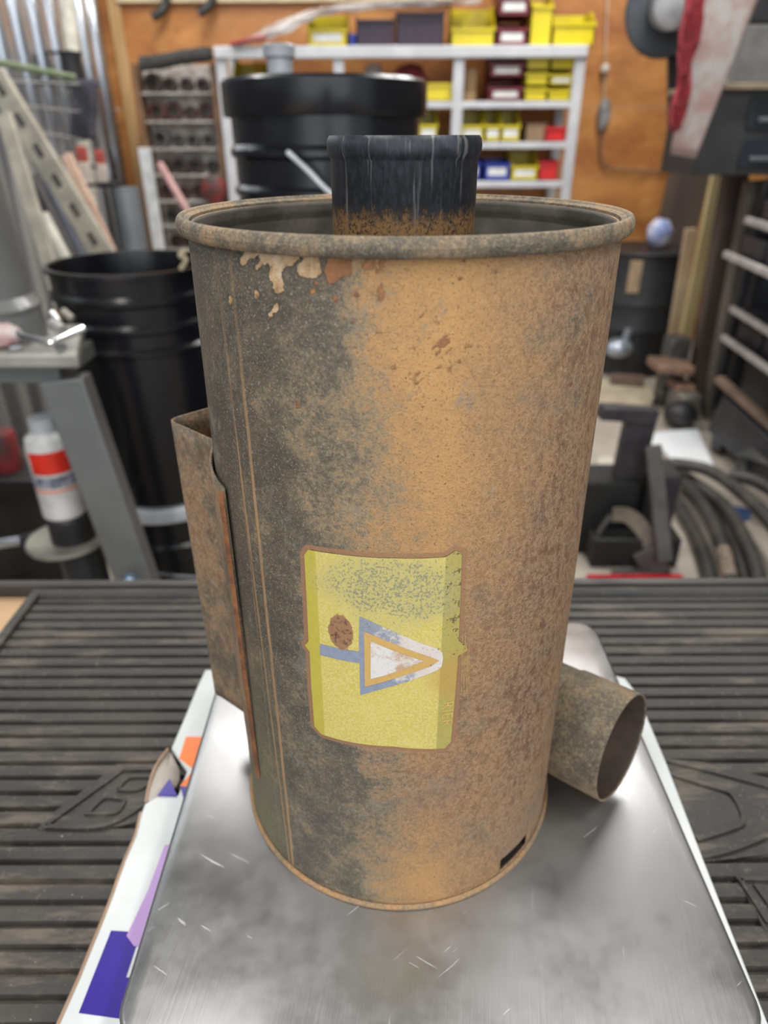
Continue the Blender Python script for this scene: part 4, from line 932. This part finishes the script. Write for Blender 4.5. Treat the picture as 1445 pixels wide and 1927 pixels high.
# tools on the plate
def flat_tool(name, pts, r, mat, label, cat):
    bm = bm_new(); add_tube(bm, pts, r, 10); return single(name, bm, mat, label, cat)
tp1 = [ay(10, 612, GY-.04), ay(45, 634, GY-.06), ay(94, 646, GY-.07), ay(98, 646, GY-.07), ay(158, 618, GY-.02)]
flat_tool('lever', tp1, .0065, chrome, 'bent bright chrome lever lying on the grey stand', 'lever')
flat_tool('bolt', [ay(100, 594, GY+.02), ay(112, 606, GY+.0)], [.013, .007], chrome, 'shiny bolt behind the chrome lever on the grey stand', 'bolt')
flat_tool('bolt', [az(108, 656, tz+.0085), az(121, 652, tz+.0085)], .008, chrome, 'small bright bolt lying below the bend of the chrome lever', 'bolt')
flat_tool('bolt', [az(18, 655, tz+.0085), az(40, 652, tz+.0085)], .008, chrome, 'small bolt lying at the left end of the chrome lever', 'bolt')
flat_tool('steel_clip', [ay(98, 610, GY+.0), ay(118, 622, GY-.02)], .012, M('pale_steel', (.5, .49, .47), rough=.4, metal=.5), 'stubby pale steel clip behind the chrome lever', 'clip')
flat_tool('bracket', [ay(118, 585, GY+.09), ay(136, 600, GY+.08)], .008, tanst, 'tan steel stub beside the column of the grey stand', 'bracket')
bm = bm_new(); q = ay(6, 630, GY-.05); bmesh.ops.create_icosphere(bm, subdivisions=3, radius=.034, matrix=Matrix.Translation((q.x, q.y, tz+.026)) @ Matrix.Diagonal((1, .8, .75, 1)))
for v in bm.verts: v.co += Vector((random.uniform(-.003, .003),)*3)
single('rag', bm, M('pink_rag', (.52, .27, .28), (.66, .60, .56), scale=40, rough=.9), 'crumpled pinkish rag on the grey stand at the left edge', 'rag')
flat_tool('lever', [ay(-20, 1026, 1.25), ay(36, 1018, 1.27), ay(40, 1018, 1.27)], .013, chrome, 'chrome handle end at the left edge beside the round tray', 'handle')
flat_tool('black_collar', [ay(40, 1018, 1.27), ay(66, 1010, 1.28)], .017, black_st, 'black collar between the chrome handle and the tray', 'collar')
bm = bm_new(); q = ay(246, 1094, .955); bmesh.ops.create_icosphere(bm, subdivisions=2, radius=.021, matrix=Matrix.Translation(q)); o = single('ball_finial', bm, M('pale_blue_metal', (.33, .45, .62), rough=.25, metal=.7), 'shiny pale blue knob in front of the grey stand leg', 'knob')
bm = bm_new(); add_tube(bm, [Vector((q.x, .955, q.z-.018)), Vector((q.x, .955, .002))], .010, 8); finish('stem', bm, black_st, o)

# =================================================================== RIGHT SIDE
# drum
dq = ay(1203, 478, 4.0); drr = .285; dcx = ay(1279, 560, 4.25).x - drr
dr = open_drum('drum', dcx, 4.25, 0, dq.z, drr, drr, [(.30, .02), (dq.z-.30, .02)], M('matt_black_drum', (.016, .016, .019), (.028, .028, .03), scale=6, rough=.5), 'matt black steel drum by the plywood wall at right', lid=.02)
bm = bm_new(); a = ay(1200, 482, 3.96); add_beam(bm, Vector((a.x, 3.955, dq.z-.03)), Vector((a.x, 3.955, dq.z-.22)), .075, .008); part_label(finish('tan_tag', bm, M('tan_tag', (.50, .36, .22), rough=.7), dr, bevel=.002), 'tan strip on the side')
bm = bm_new(); q = ay(1164, 655, 3.85); bmesh.ops.create_uvsphere(bm, u_segments=20, v_segments=12, radius=.075, matrix=Matrix.Translation(q) @ Matrix.Diagonal((1.15, 1, .8, 1)))
add_tube(bm, [q+Vector((.03, 0, .04)), q+Vector((.045, 0, .12))], .022, 10); add_tube(bm, [q, Vector((q.x, 3.97, q.z))], .03, 12)
part_label(finish('tap', bm, M('pewter', (.46, .50, .58), rough=.3, metal=.6), dr), 'pale metal tap')
bm = bm_new(); q = ay(1238, 452, 4.2); bmesh.ops.create_icosphere(bm, subdivisions=3, radius=.078, matrix=Matrix.Translation((q.x, 4.2, dq.z+.095)) @ Matrix.Diagonal((1, .9, 1.1, 1)))
for v in bm.verts: v.co += v.normal*random.uniform(-.006, .006) if v.normal.length else Vector()
single('crumpled_bag', bm, M('white_blue_bag', (.84, .80, .84), (.22, .30, .62), scale=7, rough=.5), 'crumpled white and blue bag on the matt black drum', 'bag')
# pull cord and switch
PYC = BACKY-.03
cord = thing('pendant_switch', 'grey pendant switch on a white cord with a ball, in front of the plywood', 'switch', ay(1137, 225, PYC))
pc = M('white_cord', (.72, .68, .6), rough=.6)
bm = bm_new(); add_tube(bm, [ay(1146, -60, PYC), ay(1138, 128, PYC), ay(1136, 190, PYC)], .0032, 6); finish('cord', bm, pc, cord)
bm = bm_new(); bmesh.ops.create_uvsphere(bm, u_segments=16, v_segments=10, radius=.030, matrix=Matrix.Translation(ay(1138, 130, PYC))); finish('ball', bm, pc, cord)
bm = bm_new(); q = ay(1136, 215, PYC); add_lathe(bm, [(0, -.10), (.022, -.09), (.042, -.03), (.044, .02), (.032, .07), (0, .10)], q, 20); finish('switch_body', bm, M('switch_grey', (.42, .43, .44), (.16, .16, .16), scale=14, rough=.4), cord)
bm = bm_new(); add_tube(bm, spline([ay(1133, 235, PYC), ay(1130, 285, PYC), ay(1140, 312, PYC), ay(1175, 320, PYC), ay(1262, 322, PYC)], 6), .007, 8); single('cable', bm, M('brown_cable', (.20, .13, .09), rough=.6), 'brown cable running along the plywood below the pendant switch', 'cable')
# hooks at the top left of the back wall
for (a, lb) in (((305, 16), 'left'), ((392, 8), 'right')):
    q = ay(*a, BACKY-.05); bm = bm_new(); add_tube(bm, spline([q+Vector((.05, 0, .14)), q+Vector((.03, 0, .03)), q+Vector((-.01, -.02, -.02)), q+Vector((-.06, -.03, -.05))], 5), .026, 10)
    single('hook', bm, black_st, f'{lb} black hook at the top of the plywood wall', 'hook')
# black round pan, strap, red netting, dusty panel
HY = 3.7
bm = bm_new(); q = ay(1252, 20, HY); rr = pxw(1252, 20, HY, 150)/2; add_lathe(bm, [(0, 0), (rr, 0), (rr+.006, .01), (rr, .03), (rr*.55, .045), (rr*.5, .12), (0, .13)], q, 48, axis=(0, -1, 0))
hat = single('round_pan', bm, M('blue_black_metal', (.030, .036, .045), (.05, .055, .065), scale=8, rough=.5), 'big round blue-black pan hanging high at the right', 'pan')
bm = bm_new(); q2 = ay(1262, 15, HY-.12); rr2 = pxw(1262, 15, HY, 72)/2; add_lathe(bm, [(0, -.02), (rr2, -.02), (rr2, .05), (rr2*.8, .06), (0, .06)], q2, 32, axis=(0, -1, 0)); part_label(finish('hub_cap', bm, M('hub_grey', (.12, .12, .125), (.3, .3, .31), scale=6, rough=.4), hat), 'grey round hub')
lean('strap', ay(1272, 90, HY+.05), ay(1272, 262, HY+.05), .085, .02, black_st, 'black strap hanging below the round pan', 'strap', floor=False)
def sheet_px(name, quad, Ys, th, mat, label, cat, wav=0, kind=None):
    P = [ay(x, y, Y) for (x, y), Y in zip(quad, Ys)]; n = 14; bm = bm_new(); V_ = []
    for j in range(n+1):
        l = P[0].lerp(P[3], j/n); r_ = P[1].lerp(P[2], j/n)
        V_.append([bm.verts.new(l.lerp(r_, i/n) + Vector((wav*math.sin(j*.9+i*.3)*.6, wav*math.sin(i*2.1+j*.7), 0))) for i in range(n+1)])
    for a, b in zip(V_, V_[1:]):
        for i in range(n): bm.faces.new((a[i], a[i+1], b[i+1], b[i]))
    o = single(name, bm, mat, label, cat, smooth=60); md = o.modifiers.new('t', 'SOLIDIFY'); md.thickness = th; md.offset = 0; return o
sheet_px('dusty_panel', [(1318, -30), (1436, -30), (1308, 298), (1262, 290)], [2.93]*4, .012, M('dusty_grey_panel', (.44, .43, .40), (.36, .22, .20), scale=7, rough=.6), 'dusty grey sheet panel with reddish stains at the upper right', 'panel')
sheet_px('red_netting', [(1290, -20), (1330, -20), (1282, 240), (1262, 250)], [2.86, 2.86, 2.88, 2.88], .012, M('faded_red_net', (.42, .045, .06), (.30, .05, .06), scale=40, rough=.85), 'strip of faded red netting hanging over the edge of the dusty panel', 'netting', wav=.014)
# tall black cabinet on the right with wooden posts
ledge = M('tan_ledge', (.34, .27, .18), rough=.6)
def box_px(name, x0, y0, x1, y1, Y, d, mat, label, cat, bevel=.006, zfloor=False):
    a = ay(x0, y1, Y); b = ay(x1, y0, Y); z0 = 0 if zfloor else a.z; bm = bm_new(); add_box(bm, ((a.x+b.x)/2, Y+d/2, (z0+b.z)/2), (b.x-a.x, d, b.z-z0)); return single(name, bm, mat, label, cat, bevel=bevel)
CYB = 3.05
a = ay(1345, 170, CYB); b_ = ay(1345, 330, CYB); cabx0 = ay(1322, 250, CYB).x
cab = thing('tool_cabinet', 'dark steel tool cabinet with a tan top ledge at the upper right', 'cabinet', (cabx0+.4, CYB+.2, 0))
cbm = M('cabinet_charcoal', (.055, .052, .050), (.028, .027, .028), scale=4, rough=.5, metal=.2)
bm = bm_new(); add_box(bm, (cabx0+.40, CYB+.22, (a.z+b_.z)/2), (.80, .44, a.z-b_.z)); finish('carcass', bm, cbm, cab, bevel=.006)
bm = bm_new(); add_box(bm, (cabx0+.40, CYB+.20, a.z+.012), (.84, .50, .024)); part_label(finish('top_ledge', bm, ledge, cab, bevel=.004), 'tan top ledge')
hz = (a.z-b_.z)
for i in range(2):
    bm = bm_new(); add_box(bm, (cabx0+.48, CYB-.006, b_.z+hz*(.27+.46*i)), (.60, .014, hz*.38)); dw = finish('drawer', bm, M('drawer_navy_black', (.020, .022, .030), rough=.35), cab, bevel=.004)
    bm = bm_new(); add_box(bm, (cabx0+.40, CYB-.022, b_.z+hz*(.20+.46*i)), (.36, .018, .02)); finish('drawer_pull', bm, M('dull_steel', (.22, .22, .24), rough=.35, metal=.7), dw, bevel=.004)
bx = ay(1384, 45, CYB+.05); bt = ay(1384, 152, CYB+.05)
bm = bm_new(); add_box(bm, (bx.x+.33, CYB+.22, (a.z+.025+bx.z)/2), (.66, .34, bx.z-a.z-.025)); single('grey_case', bm, M('case_grey', (.17, .17, .165), rough=.6), 'dull grey equipment case on the tan ledge of the tool cabinet', 'case', bevel=.01)
bm = bm_new(); add_box(bm, (bx.x+.34, CYB+.22, bx.z+.121), (.62, .34, .24)); single('black_case', bm, black_st, 'black case on top of the dull grey case', 'case', bevel=.008)
q = az(1351, 158, a.z+.026); bm = bm_new(); add_box(bm, (ay(1350, 150, CYB-.02).x, CYB+.01, a.z+.0245+.032), (pxw(1350, 150, CYB, 40), .05, .062)); single('white_block', bm, M('bright_white', (.85, .84, .86), rough=.5), 'small bright white box on the tan ledge', 'box', bevel=.004)
# posts under the cabinet
def post(xt, yt, xb, yb, wpx, Y, d, mat, label, name='wooden_post', cat='post'):
    p = ay(xt, yt, Y); q = ay(xb, yb, Y); q = p + (q-p)*((p.z-.001)/(p.z-q.z)); bm = bm_new(); add_beam(bm, p, q, pxw((xt+xb)/2, (yt+yb)/2, Y, wpx), d); return single(name, bm, mat, label, cat, bevel=.004)
brn1 = M('brown_plank', (.115, .080, .062), (.075, .055, .045), scale=7, rough=.7, stretch=(1, 1, .2)); brn2 = M('grey_brown_plank', (.135, .115, .095), (.09, .078, .065), scale=7, rough=.7, stretch=(1, 1, .2))
yw = M('yellow_pine_strip', (.60, .50, .27), (.50, .38, .18), scale=6, rough=.6, stretch=(1, 1, .3))
post(1306, 290, 1262, 475, 74, 4.62, .05, brn1, 'broad dark brown board standing behind the matt black drum', 'wide_board', 'board')
post(1352, 318, 1284, 660, 22, 3.75, .04, yw, 'long yellow pine strip standing between the brown boards', 'pine_strip', 'strip')
post(1300, 430, 1262, 662, 20, 3.80, .04, M('pale_pine_strip', (.52, .43, .28), (.40, .28, .17), scale=6, rough=.6, stretch=(1, 1, .3)), 'shorter paler pine strip left of the yellow one', 'pine_strip', 'strip')
post(1384, 325, 1312, 740, 38, 3.45, .08, brn1, 'dark brown post in front of the pine strips')
post(1425, 340, 1344, 760, 38, 3.25, .08, brn2, 'grey-brown post at the corner of the black tray rack')
# tray rack
trk = thing('tray_rack', 'black tray rack with pale shelf edges at the right edge', 'rack', (2.1, 2.7, 0))
tb = M('tray_black', (.016, .016, .020), (.030, .030, .034), scale=8, rough=.4)
pe = M('pale_edge', (.46, .43, .41), rough=.5)
edges = [(1404, 414, 1460, 432), (1364, 478, 1450, 516), (1376, 580, 1450, 626), (1360, 634, 1450, 698)]
for i, (xa, ya, xb, yb) in enumerate(edges):
    p = ay(xa, ya, 2.98); q = az(xb, yb, p.z); q = p + (q-p)*1.5
    bm = bm_new(); add_beam(bm, p, q, .020, .030, up=(0, 0, 1)); finish('shelf_edge', bm, pe, trk, bevel=.004)
    nrm = Vector((q.y-p.y, -(q.x-p.x), 0)).normalized();
    if nrm.x < 0: nrm = -nrm
    bm = bm_new(); add_prism(bm, [p+Vector((0, 0, -.004)), q+Vector((0, 0, -.004)), q+nrm*.55+Vector((0, 0, -.004)), p+nrm*.55+Vector((0, 0, -.004))], (0, 0, -.014)); finish('shelf', bm, tb, trk)
    if i != 2:
        bm = bm_new(); u = (q-p).normalized()
        for j in range(3):
            c = p + u*(.16+.30*j) + nrm*.25 + Vector((0, 0, .045)); rt = Matrix((u, nrm, Vector((0, 0, 1)))).transposed(); add_box(bm, c, (.27, .40, .085), rt)
            finish('tray', bm, tb, trk, bevel=.006); bm = bm_new()
        bm.free()
p = ay(1404, 470, 3.05); bm = bm_new(); add_box(bm, (p.x+.52, 3.12, .66), (.95, .03, 1.10)); finish('back_panel', bm, tb, trk)
for dx in (.06, .95): bm = bm_new(); add_box(bm, (p.x+dx+.03, 3.06, .585), (.04, .04, 1.17)); finish('upright', bm, black_st, trk)
bm = bm_new(); add_box(bm, (p.x+.55, 2.90, .30), (.85, .34, .60)); finish('lower_box', bm, M('lower_charcoal', (.045, .043, .042), (.025, .025, .025), scale=5, rough=.6), trk, bevel=.01)
# low trolley beam
bmr = M('rust_brown_bar', (.20, .135, .10), rough=.6); p = ay(1352, 712, 2.8); q = ay(1450, 800, 2.45)
trl = thing('floor_trolley', 'low black trolley with a brownish bar on the concrete at right', 'trolley', (p.x+.15, 2.6, 0))
bm = bm_new(); add_beam(bm, p, p+(q-p)*1.4, .045, .03, up=(0, 0, 1)); finish('bar', bm, bmr, trl, bevel=.004)
bm = bm_new(); add_beam(bm, p+Vector((.06, -.02, -.16)), q+(q-p)*.4+Vector((.06, -.02, -.16)), .13, .20, up=(0, 0, 1)); finish('chassis', bm, tb, trl, bevel=.01)
for f in (.08, .9):
    c = p+(q-p)*f+Vector((.05, -.02, 0)); bm = bm_new(); add_lathe(bm, [(0, -.02), (.05, -.02), (.055, 0), (.05, .02), (0, .02)], (c.x, c.y, .056), 24, axis=(1, 0, 0)); finish('wheel', bm, black_st, trl)
bm = bm_new(); pts = [az(1388, 858, .10), az(1420, 835, .16), az(1480, 850, .12), az(1500, 935, .02), az(1440, 905, .02), az(1395, 880, .01)]; add_prism(bm, [Vector((v.x, v.y, max(v.z, .11))) for v in pts], (0, 0, -.105)); single('steel_wedge', bm, M('wedge_grey', (.15, .145, .14), (.09, .09, .09), scale=9, rough=.5, metal=.3), 'dark grey steel wedge on the concrete at the right edge', 'wedge', bevel=.004)
# clutter by the drum
cb = M('beige_board', (.56, .49, .36), (.44, .37, .27), scale=9, rough=.7)
bm = bm_new(); add_prism(bm, [az(x, y, .05) for x, y in ((1120, 712), (1212, 712), (1232, 745), (1225, 762), (1110, 765))], (0, 0, -.045)); single('beige_board', bm, cb, 'beige board lying on the floor in front of the matt black drum', 'board', bevel=.004)
bm = bm_new(); add_beam(bm, az(1148, 712, .085), az(1212, 716, .085), .05, .055, up=(0, 0, 1)); single('rust_bar', bm, bmr, 'short rusty bar lying on the beige board', 'bar', bevel=.004)
rs = M('rusty_plate', (.34, .20, .13), (.20, .13, .10), scale=12, rough=.7)
bm = bm_new(); add_beam(bm, az(1270, 748, .08), az(1302, 768, .08), .12, .14, up=(0, 0, 1)); single('casting', bm, M('dull_casting', (.22, .20, .17), (.12, .11, .10), scale=14, rough=.6), 'dull grey casting on the floor beside the posts', 'casting', bevel=.02)
for (xa, xb, yy, z_, lb) in ((1262, 1296, 722, .235, 'lower'), (1228, 1294, 686, .36, 'upper')):
    bm = bm_new(); a_ = ay(xa, yy, 3.35); b2_ = ay(xb, yy+4, 3.35); add_beam(bm, a_, b2_, .20, .05, up=(0, 0, 1)); single('rusty_plate', bm, rs, f'{lb} rusty plate of the pile by the wooden posts', 'plate', bevel=.01)
bm = bm_new(); c = ay(1262, 722, 3.40); add_box(bm, (c.x+.02, 3.47, .20), (.12, .12, .40)); single('gear_block', bm, M('gear_dark', (.07, .07, .07), (.16, .15, .14), scale=16, rough=.5, metal=.4), 'dark machine block under the rusty plates', 'machine part', bevel=.015)
bm = bm_new(); c = az(1280, 778, .08); bmesh.ops.create_icosphere(bm, subdivisions=2, radius=.075, matrix=Matrix.Translation((c.x, c.y, .076)) @ Matrix.Diagonal((1.2, 1, 1, 1))); single('black_fitting', bm, black_st, 'lumpy black fitting on the concrete below the posts', 'fitting')
# paper on the floor
bm = bm_new(); pts = [az(x, y, .012) for x, y in ((1222, 814), (1312, 806), (1342, 874), (1290, 880), (1262, 862), (1240, 838), (1221, 838))]; add_prism(bm, pts, (0, 0, -.006)); single('paper_sheet', bm, M('white_paper', (.86, .88, .90), (.80, .83, .86), scale=6, rough=.5), 'bright white sheet of paper on the concrete floor', 'paper')
# hoses
hm = M('black_hose_rubber', (.026, .025, .025), (.060, .053, .046), scale=11, rough=.5, stretch=(1, 1, 1))
hoses = [([(1235, 900), (1272, 945), (1318, 1030), (1342, 1130), (1350, 1230)], .03, 'innermost ribbed hose of the coil, beside the black frame'),
         ([(1238, 868), (1300, 920), (1352, 1010), (1378, 1130), (1385, 1230)], .078, 'second hose of the coil with a worn tan patch'),
         ([(1252, 872), (1330, 930), (1382, 1020), (1408, 1130), (1415, 1230)], .03, 'third hose from the inside of the coil'),
         ([(1262, 880), (1358, 948), (1412, 1040), (1438, 1140), (1445, 1230)], .078, 'outermost thick hose of the coil'),
         ([(1262, 872), (1330, 884), (1392, 925), (1452, 985), (1500, 1060)], .150, 'hose curving away to the right over the coil'),
         ([(1372, 893), (1420, 905), (1470, 935), (1520, 980)], .150, 'short hose crossing towards the right edge')]
for i, (pp, z_, lb) in enumerate(hoses):
    bm = bm_new(); pts = spline([az(x, y, z_) for j, (x, y) in enumerate(pp)], 16); add_tube(bm, pts, [.0255*(1.0 + (.035 if q % 2 else 0)) for q in range(len(pts))], 12); ho = single('hose', bm, hm, lb, 'hose', 'black hoses coiled on the floor')
    if i == 1: bm = bm_new(); add_tube(bm, pts[36:44], .0272, 12); part_label(finish('worn_patch', bm, M('worn_tan', (.30, .22, .17), (.07, .06, .05), scale=60, rough=.7), ho), 'worn tan patch')
bm = bm_new(); c = az(1386, 968, .06); add_lathe(bm, [(0, -.03), (.028, -.03), (.034, 0), (.028, .03), (.016, .05), (0, .05)], c, 16, axis=(1, -.6, .2)); single('blue_fitting', bm, M('blue_fitting', (.05, .11, .26), rough=.4), 'blue hose fitting between the hoses', 'fitting')
# black steel frame near the bench
FR = 1.86
frm = thing('welded_stand', 'black welded steel tube frame standing behind the bench', 'frame', (ay(1190, 1100, FR).x, FR, 0))
fm = M('frame_black', (.030, .028, .032), (.055, .050, .052), scale=10, rough=.5, metal=.2); fg = M('frame_worn', (.11, .10, .095), (.07, .065, .06), scale=10, rough=.5, metal=.3); fb = M('frame_tan', (.20, .165, .125), (.13, .11, .09), scale=14, rough=.6)
def fbeam(nm, p, q, w, Y0, Y1, mat, d=.05, **k_):
    bm = bm_new(); a = ay(*p, Y0); b = ay(*q, Y1); add_beam(bm, a, b, pxw(*p, Y0, w), d); return finish(nm, bm, mat, frm, bevel=.004)
fbeam('top_bar', (1128, 774), (1232, 781), 26, FR-.02, FR, fm, .06)
fbeam('upright', (1204, 790), (1168, 948), 56, FR+.02, FR+.02, fm, .05)
fbeam('diagonal_bar', (1228, 838), (1250, 1056), 30, FR-.05, FR-.18, fg, .03)
a = ay(1262, 860, FR); 
bm = bm_new(); add_box(bm, (ay(1135, 980, FR).x, FR+.05, .15), (.22, .16, .30)); finish('block', bm, M('pitch_black', (.010, .010, .010), rough=.6), frm, bevel=.01)
bm = bm_new(); add_box(bm, (ay(1228, 1030, FR-.03).x, FR+.03, .16), (.12, .10, .32)); finish('block', bm, fm, frm, bevel=.01)
a = ay(1085, 1090, 1.85); b = ay(1238, 1090, 1.85); bm = bm_new(); add_box(bm, ((a.x+b.x)/2, 1.90, .06), (b.x-a.x, .34, .12)); finish('dark_floor_box', bm, M('pitch_black', (.010, .010, .010), rough=.6), frm, bevel=.008)  # black box added to darken the floor under the frame
P_ = spline([ay(1152, 968, FR-.08), ay(1185, 972, FR-.09), ay(1215, 1004, FR-.12), ay(1232, 1044, FR-.14)], 5); bm = bm_new()
for a_, b_2 in zip(P_, P_[1:]): add_beam(bm, a_, b_2+(b_2-a_)*.2, .055, .008)
finish('curved_plate', bm, fb, frm)
P_ = spline([ay(1150, 970, FR-.09), ay(1128, 1000, FR-.09), ay(1126, 1024, FR-.09), ay(1140, 1038, FR-.09)], 5); bm = bm_new(); add_tube(bm, P_, .010, 8); finish('hoop', bm, fg, frm)
fbeam('foot_plate', (1212, 1034), (1238, 1080), 48, FR-.14, FR-.16, fg, .03)
fbeam('foot_bar', (1152, 1090), (1258, 1086), 30, FR-.18, FR-.16, fg, .05)
bm = bm_new(); q = ay(1162, 1010, FR-.07); bmesh.ops.create_icosphere(bm, subdivisions=2, radius=.022, matrix=Matrix.Translation(q)); part_label(finish('pale_boss', bm, M('pale_boss', (.46, .41, .34), rough=.5), frm), 'pale round boss')
bm = bm_new(); q = ay(1268, 1022, FR-.05); bmesh.ops.create_icosphere(bm, subdivisions=2, radius=.020, matrix=Matrix.Translation(q)); part_label(finish('pale_boss', bm, M('pale_boss', (.46, .41, .34)), frm), 'pale round boss')
q = ay(1200, 1099, FR-.24); bm = bm_new(); add_box(bm, (q.x, FR-.24, (q.z+.012)/2), (.34, .10, q.z+.012)); single('red_toolbox', bm, M('deep_red_paint', (.40, .01, .02), rough=.4), 'deep red box low in front of the black steel frame', 'toolbox', bevel=.006)
bm = bm_new(); q = ay(1156, 880, 2.12); add_lathe(bm, [(0, 0), (.055, 0), (.055, q.z-.01), (.045, q.z), (0, q.z)], (q.x-.03, 2.12, 0), 28); jr = single('jar', bm, M('black_jar', (.03, .03, .03), rough=.4), 'tall black canister with a pale lid behind the black frame', 'canister')
bm = bm_new(); add_lathe(bm, [(0, q.z), (.052, q.z), (.055, q.z+.012), (.045, q.z+.03), (0, q.z+.03)], (q.x-.03, 2.12, 0), 28); part_label(finish('jar_lid', bm, M('bone_plastic', (.62, .58, .48), rough=.5), jr), 'pale lid')
